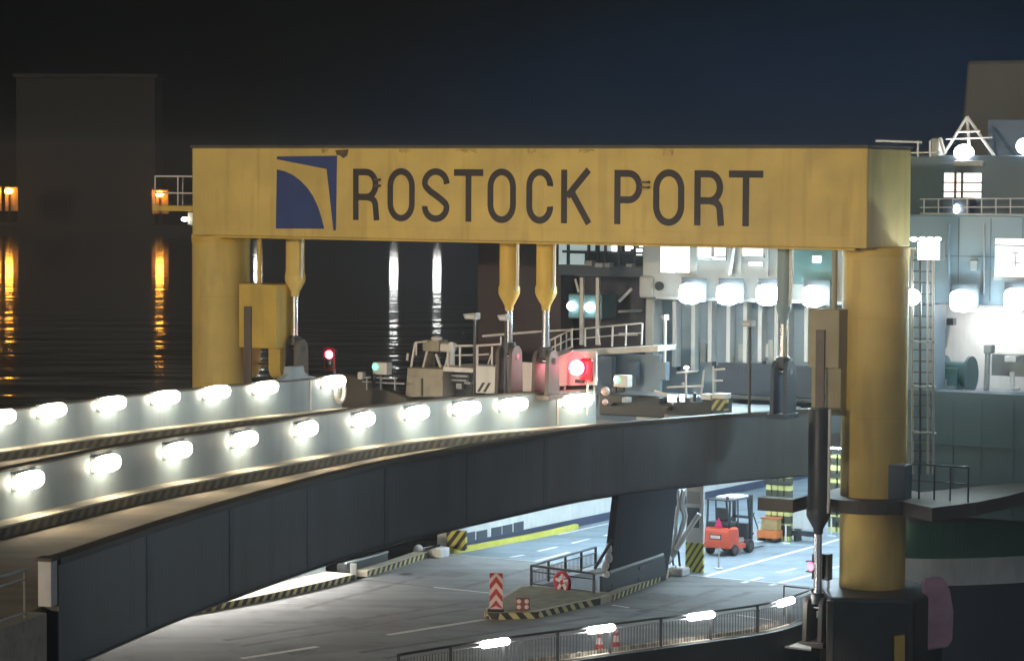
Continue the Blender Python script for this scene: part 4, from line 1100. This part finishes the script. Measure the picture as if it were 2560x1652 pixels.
# dashed kerb inside the railing
kb = thing('striped_kerb', RP[i3 + 20], 'pale and dark kerb stones seen through the front railing', 'kerb', 'striped kerbs of the lower road')
KP = resample(off(RP[i3:-6], .5), .23); f = MB()
for k in range(len(KP) - 1):
    seg_ = [KP[k], KP[k].lerp(KP[k + 1], .97)]
    f.sweep(seg_, [(0, .004), (0, .13), (.16, .13), (.16, .004)], k % 2)
f.build('kerb_stones', [CONC, TAN], kb)
rp = None
for k, (px, py) in enumerate([(1230, 1613), (1495, 1581), (1745, 1547), (1955, 1515)]):
    p, a = near_px([q + Vector((0, 0, .93)) for q in RR], px)
    lb_ = 'white bar lamp on the front railing, %s from the left' % WH[k]
    if rp is None:
        rp = thing('railing_lamp', p, lb_, 'bar lamp', 'bar lamps along the front railing', rz=a, local=True)
        MB().lb(-.5, .5, -.045, -.02, -.06, .06).build('lamp_back', DARKRAIL, rp)
        MB().tube([(-.55, -.14, 0), (-.53, -.14, 0), (-.47, -.14, 0), (.47, -.14, 0), (.53, -.14, 0), (.55, -.14, 0)], .09, 14, rs=[.04, .085, .115, .115, .085, .04]).build('lamp_tube', E_BAR, rp, smooth=True)
    else: dup(rp, p, a, lb_)
# cones
cp = None
for k, (px, py, lb_) in enumerate([(1499, 1634, 'red and white traffic cone standing upright behind the front railing'), (1541, 1628, 'dull red and white cone right of the brighter one by the railing')]):
    p = at_z(px, py - 3, .003)
    p += Vector((0, .25, 0))
    if cp is None:
        cp = thing('traffic_cone', p, lb_, 'traffic cone', 'traffic cones behind the railing', local=True)
        MB().lb(-.2, .2, -.2, .2, 0, .04).build('cone_base', REDS, cp, bevel=.01)
        c = MB(); c.lathe((0, 0, .042), [(.15, 0), (.115, .2)], 20, 0); c.build('cone_body', REDS, cp, smooth=True)
        MB().lathe((0, 0, .243), [(.115, 0), (.08, .2)], 20).build('cone_sleeve', PINKW, cp, smooth=True)
        MB().lathe((0, 0, .444), [(.08, 0), (.065, .1)], 20).build('cone_ring', REDS, cp, smooth=True)
        MB().lathe((0, 0, .545), [(.065, 0), (.035, .2), (.02, .21)], 20).build('cone_tip', PINKW, cp, smooth=True)
    else: dup(cp, p, 0, lb_)

# ---------------------------------------------------------------- forklift
b0 = at_z(1806, 1386, 0)
fk = thing('forklift', b0 + Vector((0, 0, .004)), 'red forklift parked inside the right car deck opening', 'forklift', rz=math.atan2(Uv.y, Uv.x) - .06, local=True)
body = MB(); prof = [(-.52, .30), (-.56, .55), (-.54, .98), (-.42, 1.12), (.22, 1.12), (.30, .95), (.34, .42), (.30, .30)]
body.prism([(x, -.58, z) for x, z in prof], (0, 1.16, 0)); ctw = body.build('counterweight', REDP, fk, bevel=.07)
MB().lb(-.568, -.556, -.26, .26, .66, .86).build('number_plate', HZ_K, ctw)
MB().lb(-.575, -.569, -.22, .22, .70, .82).build('plate_panel', PINKW, ctw)
MB().lb(-.40, .26, -.46, .46, 1.122, 1.34).build('engine_hood', DARK, fk, bevel=.05)
MB().prism([(x, -.55, z) for x, z in [(.30, .22), (1.42, .22), (1.46, .5), (1.05, .52), (.95, .40), (.35, .42)]], (0, 1.1, 0)).build('chassis', REDP, fk, bevel=.04)
MB().lb(.34, 1.0, -.40, .40, .43, .62).build('floor_plate', GREYBOX, fk, bevel=.02)
MB().lb(.0, .5, -.26, .26, 1.342, 1.44).build('seat', RUBBER, fk, bevel=.04)
MB().lb(-.12, .02, -.26, .26, 1.342, 1.86).build('seat_back', RUBBER, fk, bevel=.05)
MB().lb(1.12, 1.36, -.45, .45, .5, 1.15).build('dashboard', DARK, fk, bevel=.04)
MB().tube([(.92 + .06 * math.sin(a), .17 * math.cos(a), 1.32 + .16 * math.sin(a)) for a in [2 * math.pi * i / 16 for i in range(17)]], .02, 6).build('steering_wheel', RUBBER, fk, smooth=True)
for y in (-.50, .50):
    MB().tube([(-.36, y, 1.1), (-.30, y, 2.16)], .045, 8).build('roof_post', DARK, fk)
    MB().tube([(1.38, y, .5), (1.10, y, 2.16)], .045, 8).build('roof_post', DARK, fk)
    MB().tube([(.38, y, .6), (.30, y, 2.16)], .03, 8).build('roof_post', DARK, fk)
rf_ = MB().lb(-.36, 1.18, -.54, .54, 2.16, 2.21).build('roof_guard', DARK, fk, bevel=.02)
MB().lb(.0, 1.15, -.50, .30, 2.214, 2.30).build('roof_panel', WHITE, rf_, bevel=.02)
MB().lathe((-.25, -.35, 2.212), [(.06, 0), (.06, .12), (.03, .14)], 12).build('beacon', DARK, rf_)
MB().prism([(-.44, -.28, 1.13), (-.44, .12, 1.13), (-.44, .06, 1.25), (-.44, -.08, 1.52), (-.44, -.22, 1.25)], (-.02, 0, 0)).build('warning_triangle', emit('triangle_red', (1, .05, .18), .0) if False else paint('triangle_pink', (.75, .03, .13), .5, var=.05), fk)
for (x, y, r, wd) in [(-.05, -.52, .23, .2), (-.05, .52, .23, .2), (1.15, -.52, .27, .24), (1.15, .52, .27, .24)]:
    w_ = MB().lathe((x, y - wd / 2, r), [(r * .9, 0), (r, .04), (r, wd - .04), (r * .9, wd)], 24, axis=(0, 1, 0)).build('wheel', RUBBER, fk, smooth=True)
    MB().lathe((x, y - wd / 2 - .01, r), [(r * .5, 0), (r * .5, wd + .02)], 16, axis=(0, 1, 0)).build('rim', GIRDER_R, w_)
for y in (-.38, .38):
    MB().lb(1.50, 1.62, y - .06, y + .06, .08, 2.26).build('mast_rail', DARK, fk)
    MB().lb(1.66, 1.72, y * .7 - .06, y * .7 + .06, .06, .6).build('fork', DARK, fk)
    MB().lb(1.721, 2.7, y * .7 - .06, y * .7 + .06, .06, .10).build('fork', DARK, fk)
for z in (.5, 1.3, 2.15): MB().lb(1.52, 1.60, -.319, .319, z, z + .1).build('mast_cross', DARK, fk)
MB().lb(1.64, 1.70, -.46, .46, .65, .75).build('fork_carriage', ORANGE, fk)

# ---------------------------------------------------------------- striped column guards, pallet, stanchions inside the deck
HZC = stripes('column_hazard_paint', (.62, .60, .22), (.045, .045, .02), (0, 0, 1), .52, .42)
def guard(px0, px1, y0, y1, t, label, n_):
    a = rect(px0, y0, px1, y1, t)
    g = thing('column_guard', W((a[0] + a[1]) / 2, t + .2, 0), label, 'column guard', 'yellow and black column guards')
    wd = a[1] - a[0]
    for k in range(n_):
        x0 = a[0] + wd * k / n_; x1 = a[0] + wd * (k + .82) / n_
        MB().sb(x0, x1, t, t + .35, .01, 4.9).build('guard_plank', HZC, g, bevel=.02)
    for z in (.5, 1.4, 2.3, 3.3, 4.2): MB().sb(a[0] - .05, a[1] + .05, t - .07, t - .004, z, z + .16).build('guard_band', HZ_K, g)
    return g
gt = on_s(1950, 1350, 17.0)
pgd = at_z(1947, 1352, 0); sg, tg_ = st(pgd)
guard(1914, 1976, 1195, 1352, tg_, 'yellow and black striped column guard behind the forklift', 4)
pg2 = at_z(2085, 1330, 0); s2, t2 = st(pg2)
guard(2070, 2118, 1195, 1330, t2, 'striped column guard half hidden by the right yellow column', 2)
pa = thing('pallet_truck', at_z(1930, 1352, 0), 'orange hand truck loaded beside the striped column guard', 'hand truck', rz=ANG, local=True)
MB().lb(-.45, .45, -.55, .1, .16, .5).build('truck_bed', ORANGE, pa, bevel=.05)
MB().lb(-.3, .4, -.4, .05, .502, .95).build('load', paint('cardboard', (.42, .30, .13), .8, var=.2, scale=4), pa, bevel=.03)
MB().lb(-.35, .45, -.45, .08, .952, 1.0).build('load_board', ORANGE, pa)
MB().tube([(-.45, -.3, .4), (-.7, -.35, 1.1), (-.72, -.2, 1.12), (-.72, -.5, 1.12)], .03, 8).build('handle', DARK, pa)
for x in (-.35, .35):
    MB().lathe((x, -.5, .085), [(.085, 0), (.085, .5)], 14, axis=(0, 1, 0)).build('wheel', RUBBER, pa)
fb(1976, 1196, 2022, 1340, t2 + 5, .3).build('x', WHITE) if False else None
lk = thing('deck_locker', at_z(2000, 1352, 0), 'white locker with dark gap beneath right of the striped guard', 'locker')
s_, t_ = st(at_z(2000, 1356, 0))
MB().sb(s_ - .5, s_ + .6, t_ + .3, t_ + 1.0, .5, 1.5).build('locker_body', WHITE, lk, bevel=.05)
for x in (-.45, .45): MB().sb(s_ + x, s_ + x + .1, t_ + .35, t_ + .9, .0, .498).build('locker_leg', DARK, lk)
MB().sb(s_ - .5, s_ + .55, t_ + .2, t_ + .29, .25, .46).build('locker_bumper', DARK, lk)
cpz = None
for k, (px, py, lb_) in enumerate([(1797, 1421, 'white stanchion post standing behind the forklift tail'), (1964, 1358, 'white stanchion with round foot near the striped column guard'), (2078, 1340, 'white stanchion beside the right yellow column'), (1898, 1353, 'white stanchion between forklift mast and orange truck')]):
    p = at_z(px, py, .005)
    if cpz is None:
        cpz = thing('stanchion', p, lb_, 'stanchion', 'white stanchions on the car deck', local=True)
        MB().lathe((0, 0, 0), [(.19, 0), (.18, .03), (.05, .05)], 18).build('foot', WHITE, cpz, smooth=True)
        MB().lathe((0, 0, .051), [(.035, 0), (.035, .72)], 12).build('post', WHITE, cpz, smooth=True)
        MB().lathe((0, 0, .772), [(.05, 0), (.05, .04)], 12).build('cap', GREYBOX, cpz)
    else: dup(cpz, p, 0, lb_)

# ---------------------------------------------------------------- linkspan platform, winch, white plates, gangway
def group_box(q, t, dep, name, mat_, par, bevel=.02): return fb(*q, t, dep).build(name, mat_, par, bevel=bevel)
dk = MB().prism([W(s_, t_, 6.0) for s_, t_ in [(16.2, 5.4), (19.8, 1.6), (21.5, -.8), (21.5, TF), (16.2, TF)]], (0, 0, .52)); o = dk.build('linkspan_deck', paint('linkspan_deck_paint', (.40, .43, .45), .5, var=.12, scale=.6)); tag(o, kind='structure')
TP = 4.6
wp = thing('winch_platform', W(on_t(1100, 985, TP)[0], TP, 6), 'tan winch platform with railings between the two bridge walls', 'winch platform')
pbx = [(1013, 992), (1018, 919), (1107, 922), (1107, 992)]
MB().prism([W(on_t(x, y, TP)[0], TP, on_t(x, y, TP)[1]) for x, y in pbx], Uv * 2.2).build('platform_body', TAN, wp, bevel=.03)
group_box((1107, 918, 1184, 930, ), TP + .02, 2.0, 'platform_ledge', RAILW, wp)
group_box((1108, 931, 1180, 992), TP + .9, 1.0, 'platform_recess', DARK, wp)
for q in [(1120, 937, 1168, 942), (1125, 948, 1165, 953), (1160, 955, 1176, 960), (1140, 958, 1154, 972)]: group_box(q, TP + .6, .2, 'linkage', GREYBOX, wp, .01)
group_box((1020, 941, 1104, 946), TP - .06, .05, 'body_rib', TAN, wp, 0)
group_box((1052, 946, 1056, 990), TP - .05, .045, 'body_rib', GIRDER_R, wp, 0)
for p0, p1, r in [((1028, 917), (1038, 857), .05), ((1041, 888), (1041, 857), .035), ((1038, 856), (1068, 853), .035), ((1058, 918), (1068, 878), .045), ((1112, 918), (1122, 880), .04), ((1090, 885), (1102, 918), .05), ((1120, 918), (1120, 878), .05), ((1150, 918), (1150, 864), .045), ((1135, 864), (1183, 864), .045), ((1137, 888), (1183, 887), .03), ((1018, 900), (1020, 883), .05)]:
    bar(p0, p1, TP + .5, r).build('platform_rail', RAILW, wp, smooth=True)
group_box((1055, 850, 1097, 879), TP + .7, .7, 'winch_motor', TAN, wp, .05)
group_box((1098, 858, 1120, 880), TP + .7, .7, 'winch_hood', RAILW, wp, .08)
group_box((1064, 879, 1086, 918), TP + 1.0, .4, 'winch_foot', GIRDER_R, wp, .02)
s_, z_ = on_t(1128, 912, TP + .7); z2 = on_t(1128, 855, TP + .7)[1]
MB().lathe(W(s_, TP + .7, z_), [(.14, 0), (.14, (z2 - z_) * .85), (.09, z2 - z_)], 18).build('air_vessel', RAILW, wp, smooth=True)
s_, z_ = on_t(1092, 846, TP + .8); MB().ell(W(s_, TP + .8, z_), .22, .2, .1).build('motor_cap', RAILW, wp, smooth=True)
for k, (x0, x1, y0, y1, lb_, hz) in enumerate([(1188, 1243, 915, 983, 'white flap plate with black stripes at its lower corner', True), (1291, 1337, 906, 978, 'plain white flap plate between the paired cylinder feet', False)]):
    a = rect(x0, y0, x1, y1, TP); r = .3
    L = [(a[0], a[3]), (a[0], a[2] + (0 if hz else r))] + ([] if hz else [(a[0] + r - r * math.cos(q), a[2] + r - r * math.sin(q)) for q in [math.pi / 2 * i / 6 for i in range(1, 7)]])
    L += [(a[1] - r + r * math.sin(q), a[2] + r - r * math.cos(q)) for q in [math.pi / 2 * i / 6 for i in range(7)]] + [(a[1], a[3])]
    fp_ = thing('flap_plate', W(a[0], TP, a[2]), lb_, 'flap plate', 'white flap plates at the bridge head')
    MB().prism([W(x, TP, z) for x, z in L], Uv * .15).build('plate', WHITE, fp_, bevel=.02)
    if hz:
        for j in range(2):
            x = a[0] + .08 + j * .26
            MB().prism([W(x, TP - .006, a[2] + .04), W(x + .12, TP - .006, a[2] + .04), W(x + .36, TP - .006, a[2] + .40), W(x + .24, TP - .006, a[2] + .40)], Uv * .004).build('stripe', HZ_K, fp_)
gr2 = thing('plate_railing', W(on_t(1220, 915, TP)[0], TP + .3, on_t(1220, 915, TP)[1]), 'white railing above the striped flap plate', 'railing')
for p0, p1, r in [((1189, 864), (1252, 860), .04), ((1193, 914), (1193, 864), .05), ((1230, 912), (1230, 866), .04), ((1220, 910), (1230, 880), .03), ((1195, 887), (1222, 885), .03), ((1252, 860), (1252, 842), .03), ((1266, 862), (1288, 857), .04), ((1288, 857), (1288, 905), .035)]:
    bar(p0, p1, TP + .3, r).build('rail', RAILW, gr2, smooth=True)
gg = thing('gangway', W(on_t(1500, 878, 6.2)[0], 6.2, on_t(1500, 880, 6.2)[1]), 'white railed gangway leading to the ship in front of the dark recess', 'gangway')
a = on_t(1385, 884, 6.2); c = on_t(1645, 870, 6.2)
MB().prism([W(a[0], 6.2, a[1] - .12), W(c[0], 6.2, c[1] - .12), W(c[0], 6.2, c[1] + .08), W(a[0], 6.2, a[1] + .08)], Uv * 1.4).build('gangway_deck', RAILW, gg)
for p0, p1, r in [((1430, 824), (1604, 808), .03), ((1430, 848), (1604, 832), .022), ((1207, 840), (1342, 829), .045), ((1342, 829), (1430, 824), .035), ((1463, 866), (1463, 822), .035), ((1530, 866), (1532, 814), .04), ((1564, 864), (1566, 811), .035), ((1500, 862), (1493, 822), .03), ((1430, 868), (1428, 824), .04), ((1604, 862), (1606, 808), .04)]:
    bar(p0, p1, 6.3, r).build('gangway_rail', RAILW, gg, smooth=True)
for p0, p1, r in [((1372, 852), (1432, 822), .035), ((1372, 872), (1430, 845), .03), ((1370, 896), (1430, 866), .035)] + [((1374 + 14 * k, 894 - 7 * k), (1374 + 14 * k, 851 - 7 * k), .028) for k in range(5)]:
    bar(p0, p1, 6.0, r).build('gangway_rail', RAILW, gg, smooth=True)
for q in [(1640, 905, 1665, 950), (1570, 905, 1590, 960), (1500, 890, 1530, 960)]: group_box(q, 7.2, .3, 'gangway_post', HULL, gg, .02)
group_box((1490, 885, 1650, 990), 7.6, .2, 'gangway_screen', HULL, gg)
# machinery at the bridge head
mc = thing('ramp_machinery', W(on_t(1630, 1040, 2.6)[0], 2.6, 5.9), 'dark cluttered ramp machinery at the end of the near bridge wall', 'machinery')
group_box((1496, 990, 1780, 1044), 2.6, 1.6, 'machine_base', DARK, mc, .05)
rg = random.Random(3)
for k in range(5):
    x = 1490 + rg.random() * 270; y = 960 + rg.random() * 62; w_, h_ = 5 + rg.random() * 20, 4 + rg.random() * 14
    group_box((x, y, x + w_, y + h_), 2.2 - .3 * rg.random(), .38, 'machine_part', rg.choice([GREYBOX, DARK, DARK, GIRDER_R, HULL]), mc, .02)
for k in range(5):
    x = 1490 + rg.random() * 250; y = 955 + rg.random() * 40
    bar((x, y), (x + rg.uniform(-15, 60), y + rg.uniform(-6, 25)), 2.0, .03 + .03 * rg.random()).build('machine_pipe', rg.choice([GREYBOX, RAILW, DARK]), mc)
for p0, p1 in [((1668, 968), (1758, 965)), ((1692, 932), (1742, 928)), ((1715, 1000), (1715, 928)), ((1752, 990), (1760, 925)), ((1782, 925), (1812, 922)), ((1784, 952), (1806, 951)), ((1783, 998), (1783, 915))]:
    bar(p0, p1, 2.9, .035).build('guard_rail', RAILW, mc, smooth=True)
fb(1669, 987, 1689, 1005, 1.9, .1).build('lit_panel', E_WIN, mc); fb(1699, 986, 1709, 1004, 1.9, .1).build('lit_panel', E_WIN, mc)
group_box((1752, 985, 1777, 999), 2.0, .4, 'white_box', WHITE, mc); group_box((1780, 984, 1812, 997), 2.0, .5, 'white_box', WHITE, mc)
group_box((1779, 999, 1812, 1026), 1.9, .3, 'hazard_end', stripes('machine_hazard', (.45, .42, .15), (.04, .045, .05), V * .8 + Vector((0, 0, -.6)), .22), mc, 0)
s_, z_ = on_t(1716, 919, 2.9); MB().ell(W(s_, 2.9, z_), .09, .09, .06).build('small_lamp', E_ROUND, mc, smooth=True)
for (px, py, r) in [(1514, 978, .16), (1513, 1005, .11)]:
    s_, z_ = on_t(px, py, 2.0); MB().ell(W(s_, 2.0, z_), r, r, r).build('float_ball', PINKW, mc, smooth=True)
# dark flank behind the far wall's end
fl = thing('bridge_flank', W(on_t(930, 1010, 4.2)[0], 4.2, 5.5), 'dark sloping steel flank between far wall end and winch platform', 'steel flank')
pl4 = [(852, 935), (900, 945), (940, 965), (990, 985), (1015, 995), (1015, 1040), (852, 1040)]
MB().prism([W(on_t(x, y, 4.2)[0], 4.2, on_t(x, y, 4.2)[1]) for x, y in pl4], Uv * .4).build('flank_plate', GIRDER_R, fl, bevel=.02)
for q in [(905, 943, 985, 946), (905, 955, 1010, 958)]: group_box(q, 4.0, .1, 'flank_rail', GREYBOX, fl, 0)
for px in (915, 950, 985): group_box((px, 943, px + 3, 975), 4.02, .08, 'flank_post', GREYBOX, fl, 0)
group_box((893, 930, 906, 948), 3.9, .25, 'flank_fitting', RAILW, fl, .04)

# ---------------------------------------------------------------- signals, indicator boxes, lamp posts
def signal(px, py0, py1, t, wd, label, ybase, lit=0):
    s_, z0 = on_t(px, py1, t); z1 = on_t(px, py0, t)[1]; zb_ = on_t(px, ybase, t)[1]
    g = thing('traffic_light', W(s_, t, zb_), label, 'traffic light', 'red traffic lights of the port')
    MB().sb(s_ - wd / 2, s_ + wd / 2, t, t + .22, z0, z1).build('signal_head', DARK, g, bevel=.02)
    MB().tube([W(s_ + .05, t + .3, zb_), W(s_ + .05, t + .3, z1 - .1)], .05, 10).build('signal_pole', GREYBOX, g, smooth=True)
    hh = (z1 - z0)
    for k, (zc, mt) in enumerate([(z1 - hh * .28, E_RED), (z0 + hh * .26, GLASSD)]):
        r = min(wd * .36, hh * .21)
        ln_ = MB().lathe(W(s_, t - .003, zc), [(r, 0), (r * .9, .05), (r * .4, .09)], 20, axis=-Uv).build('signal_lens', mt, g, smooth=True)
        vz = []
        MB().tube([W(s_ + (r + .02) * math.cos(a), t - .12, zc + (r + .02) * math.sin(a)) for a in [math.radians(-20 + 220 * i / 12) for i in range(13)]], .018, 6).build('visor', DARK, g)
    MB().sb(s_ - wd / 2 - .03, s_ + wd / 2 + .03, t + .005, t + .03, z0 - .03, z1 + .03).build('signal_border', REDS, g)
    return g
signal(823, 872, 922, 4.5, .44, 'red traffic light above the right end of the far wall', 975)
s_, z_ = on_t(1444, 919, 3.2)
sg2 = thing('traffic_light', W(s_, 3.4, on_t(1450, 1040, 3.4)[1]), 'large glaring red traffic light in front of the white panel', 'traffic light', 'red traffic lights of the port')
q_ = rect(1447, 896, 1478, 956, 3.4)
MB().sb(q_[0], q_[1], 3.4, 3.65, q_[2], q_[3]).build('signal_head', REDS, sg2, bevel=.1)
MB().tube([W(q_[0] + .2, 3.7, on_t(1450, 1040, 3.4)[1]), W(q_[0] + .2, 3.7, q_[3] - .2)], .05, 10).build('signal_pole', GREYBOX, sg2, smooth=True)
MB().ell(W(s_, 3.12, z_), .27, .24, .27, 20, 14).build('signal_lens', E_RED, sg2, smooth=True)
MB().tube([W(s_ + .32 * math.cos(a), 3.2, z_ + .32 * math.sin(a)) for a in [math.radians(-75 + 130 * i / 12) for i in range(13)]], .045, 6).build('visor', REDS, sg2)
MB().sb(q_[0] - .1, q_[0] + .25, 3.3, 3.395, q_[2] - .02, q_[2] + .1).build('signal_bracket', DARK, sg2)
o = None
pw = thing('signal_panel', W(on_t(1440, 965, 4.0)[0], 4.0, on_t(1440, 965, 4.0)[1]), 'white panel behind the large red traffic light', 'panel')
MB().prism([W(on_t(x, y, 4.0)[0], 4.0, on_t(x, y, 4.0)[1]) for x, y in [(1388, 965), (1388, 897), (1432, 878), (1490, 880), (1490, 962)]], Uv * .12).build('panel_sheet', WHITE, pw, bevel=.01)
bar((1384, 899), (1432, 877), 3.9, .04).build('panel_edge', RAILW, pw)
for px in (1412, 1486): bar((px, 965), (px, 1000), 4.05, .04).build('panel_post', GREYBOX, pw)
def indicator(x0, y0, x1, y1, t, label, yb):
    a = rect(x0, y0, x1, y1, t)
    g = thing('indicator_box', W((a[0] + a[1]) / 2, t, on_t(x0, yb, t)[1]), label, 'indicator', 'pale boxes with green lights')
    MB().sb(a[0], a[1], t, t + .4, a[2], a[3]).build('box', RAILW, g, bevel=.03)
    m_ = (a[0] + a[1]) / 2
    MB().lathe(W(a[0] + .14, t - .004, (a[2] + a[3]) / 2 + .06), [(.13, 0), (.12, .05), (.05, .08)], 16, axis=-Uv).build('green_lens', E_GREEN, g, smooth=True)
    z_ = on_t(x0, yb, t)[1]
    MB().sb(m_ - .14, m_ + .06, t + .1, t + .25, z_, a[2] - .002).build('post', GIRDER_R, g)
    MB().sb(a[0] + .02, a[0] + .16, t - .12, t - .01, a[2] - .5, a[2] + .02).build('hood', DARK, g, bevel=.02)
indicator(931, 906, 966, 936, 4.0, 'pale box with green light on the steel flank behind the far wall', 960)
indicator(1534, 938, 1568, 968, 3.4, 'pale box with green light above the ramp machinery', 1000)
def lamp_post(px, y0, y1, yb, x0, x1, t, label, mat_=DARKRAIL):
    s_ = on_t(px, yb, t)[0]; zb_ = on_t(px, yb, t)[1]; a = rect(x0, y0, x1, y1, t)
    g = thing('lamp_post', W(s_, t, zb_), label, 'lamp post', 'unlit lamp posts of the bridge head')
    MB().tube([W(s_, t, zb_), W(s_, t, a[2])], .055, 10).build('pole', mat_, g, smooth=True)
    MB().hexa([W(a[0] + .08, t - .2, a[2]), W(a[1], t - .2, a[2]), W(a[1], t + .15, a[2]), W(a[0] + .08, t + .15, a[2]), W(a[0], t - .25, a[3] - .05), W(a[1], t - .2, a[3]), W(a[1], t + .15, a[3]), W(a[0], t + .1, a[3] - .05)]).build('lamp_head', GREYBOX, g, bevel=.02)
    MB().sb(a[0] + .1, a[1] - .05, t - .22, t - .21, a[2] + .05, a[3] - .1).build('lamp_glass', RAILW, g)
lamp_post(1186, 781, 798, 990, 1165, 1196, 2.5, 'thin dark lamp post in front of the striped flap plate')
lamp_post(1264, 784, 801, 1012, 1251, 1274, .6, 'lamp post standing right before the left paired cylinder')
lamp_post(1873, 799, 816, 1032, 1857, 1884, 1.2, 'dark lamp post on the bright deck before the ribbed ramp plate')
lamp_post(1662, 786, 800, 905, 1657, 1668, 6.8, 'pale slim lamp post near the left edge of the ribbed ramp plate', RAILW)
# low signal next to the lower cylinder
s_, z_ = on_t(2064, 1450, .4)
lg = thing('traffic_light', W(s_, .4, 0), 'small red traffic light low beside the chrome rod of the dark cylinder', 'traffic light', 'red traffic lights of the port')
a = rect(2056, 1385, 2071, 1451, .4)
MB().sb(a[0], a[1], .4, .75, a[2], a[3]).build('signal_head', DARK, lg, bevel=.03)
MB().tube([W(s_, .6, -.4), W(s_, .6, a[2])], .05, 8).build('signal_pole', GREYBOX, lg)
s3, z3 = on_t(2032, 1415, .2)
bx = MB().sb(s3 - .02, s3 + .3, .15, .45, z3 - .42, z3 + .42).build('signal_head', DARK, lg, bevel=.02)
MB().lathe(W(s3 - .06, .24, z3), [(.17, 0), (.13, .09)], 16, axis=(-V * .7 - Uv * .7)).build('signal_lens', emit('small_red_glow', (1, .04, .20), 7), bx, smooth=True)
for zz in (.14, -.2): MB().sb(s3 - .24, s3 - .025, .16, .44, z3 + zz, z3 + zz + .04).build('visor', DARK, bx)

# ---------------------------------------------------------------- dolphin at the foot of the right column
a = at_d(2070, 1488, 91.2); b5 = at_d(2292, 1488, 91.2)
sx0, tx0 = st(at_d(2070, 1488, 90.6)); 
dz = a.z
dp = thing('mooring_dolphin', (12.2, 93.0, -3.4), 'dark square dolphin carrying the right yellow column', 'dolphin')
MB().prism([(a.x, 90.8, -3.4), (13.1, 90.4, -3.4), (14.4, 92.6, -3.4), (13.4, 95.6, -3.4), (10.6, 95.4, -3.4), (a.x - .02, 93.0, -3.4)], (0, 0, dz + 3.4)).build('dolphin_body', DARK, dp, bevel=.12)
MB().prism([(a.x - .08, 90.7, -3.4), (a.x + .12, 90.65, -3.4), (a.x + .12, 90.78, -3.4), (a.x - .08, 90.83, -3.4)], (0, 0, dz + 3.3)).build('corner_fender', GIRDER_R, dp)
o = MB().prism([at_d(2237, 1590, 90.0), at_d(2262, 1588, 90.0), at_d(2262, 1700, 90.0), at_d(2237, 1700, 90.0)], (0, .25, 0)).build('yellow_pile', YEL2); tag(o, 'narrow yellow pile at the bottom edge right of the dark dolphin', 'pile')
fd = [(2308, 1452), (2340, 1445), (2362, 1448), (2376, 1475), (2385, 1530), (2382, 1600), (2372, 1618), (2296, 1630), (2300, 1560), (2312, 1490)]  # outline of a person mirrored in window glass, built as a solid shape
o = MB().prism([at_d(x, y, 91.5) for x, y in fd], (0, .7, 0)).build('reflection_shape', MAUVE, bevel=.1); tag(o, 'dull mauve shape of a window reflection built right of the dark dolphin', 'reflection shape')
p = at_d(1996, 1608, 91.5)
o = MB().prism([at_d(1962, 1614, 91.0), at_d(2028, 1622, 91.0), at_d(2028, 1600, 92.0), at_d(2010, 1600, 92.0)], (0, 0, -.06)).build('step_plate', GREYBOX); tag(o, 'small pale step plate below the end of the front railing', 'step plate')

add_streaks(DECK, math.radians(59), .15)
# ---------------------------------------------------------------- far quay lamps across the water
def quay(px, col_mat, zl, label, wall=True, Y=810, wx=2.4):
    q = at_d(px, 585, Y)
    g = thing('quay_lamp', (q.x, Y, -3), label, 'quay lamp', 'lamps along the far quay')
    MB().lb(q.x - .25, q.x + .25, Y - .2, Y + .2, -3, zl - .1).build('lamp_mast', QUAY, g)
    MB().ell((q.x, Y - 1.0, zl + .5), 1.2, .8, .8).build('lamp_glow', col_mat, g, smooth=True)
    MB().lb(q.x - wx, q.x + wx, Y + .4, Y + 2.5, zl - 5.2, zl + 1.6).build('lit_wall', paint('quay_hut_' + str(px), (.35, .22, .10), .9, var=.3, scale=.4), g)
    MB().lb(q.x - wx - .2, q.x + wx + .2, Y - 2.2, Y + 2.5, zl + 1.62, zl + 2.0).build('lamp_canopy', QUAY, g)
quay(24, E_SOD, 8.2, 'orange lamp on the far quay nearest the left picture edge')
quay(-8, E_SOD, 8.2, 'orange lamp cut by the left picture edge on the far quay')
quay(400, E_SOD, 7.6, 'single orange lamp just left of the portal on the far quay')
for px, l in ((645, 'between the left column and its cylinder'), (985, 'left of the two seen under the beam'), (1093, 'right of the two seen under the beam')):
    quay(px, E_QW, 8.0, 'white quay lamp whose reflection shows ' + l, wx=1.2)

# ---------------------------------------------------------------- unseen block added behind the viewer for its shade, and the night air
_sd = Vector((0.50, 0.866, 0)).normalized(); _pd = Vector((_sd.y, -_sd.x, 0))
c0 = Vector((12.2, 93.0, 0)) - _sd * 122 - _pd * .3
ow = MB().hexa([p + Vector((0, 0, z)) for z in (-3.0, 22.0) for p in (c0, c0 + _pd * 60, c0 + _pd * 60 - _sd * 12, c0 - _sd * 12)])
o = ow.build('shade_blocker', HULLD, bevel=.2); tag(o, 'dark unseen block added behind the viewer to cast shade', 'deckhouse')  # not a real deckhouse: unseen block added to shade the right column
hz = bpy.data.materials.new('night_haze'); hz.use_nodes = True
n = hz.node_tree; n.nodes.remove(n.nodes['Principled BSDF'])
pv = n.nodes.new('ShaderNodeVolumePrincipled'); pv.inputs['Density'].default_value = .0007; pv.inputs['Color'].default_value = (.92, .95, 1, 1)
pv.inputs['Anisotropy'].default_value = .6
n.links.new(pv.outputs[0], n.nodes['Material Output'].inputs['Volume'])
o = MB().lb(-1010, 1010, -160, 870, -4.6, 22.8).build('haze', hz); tag(o, kind='stuff')
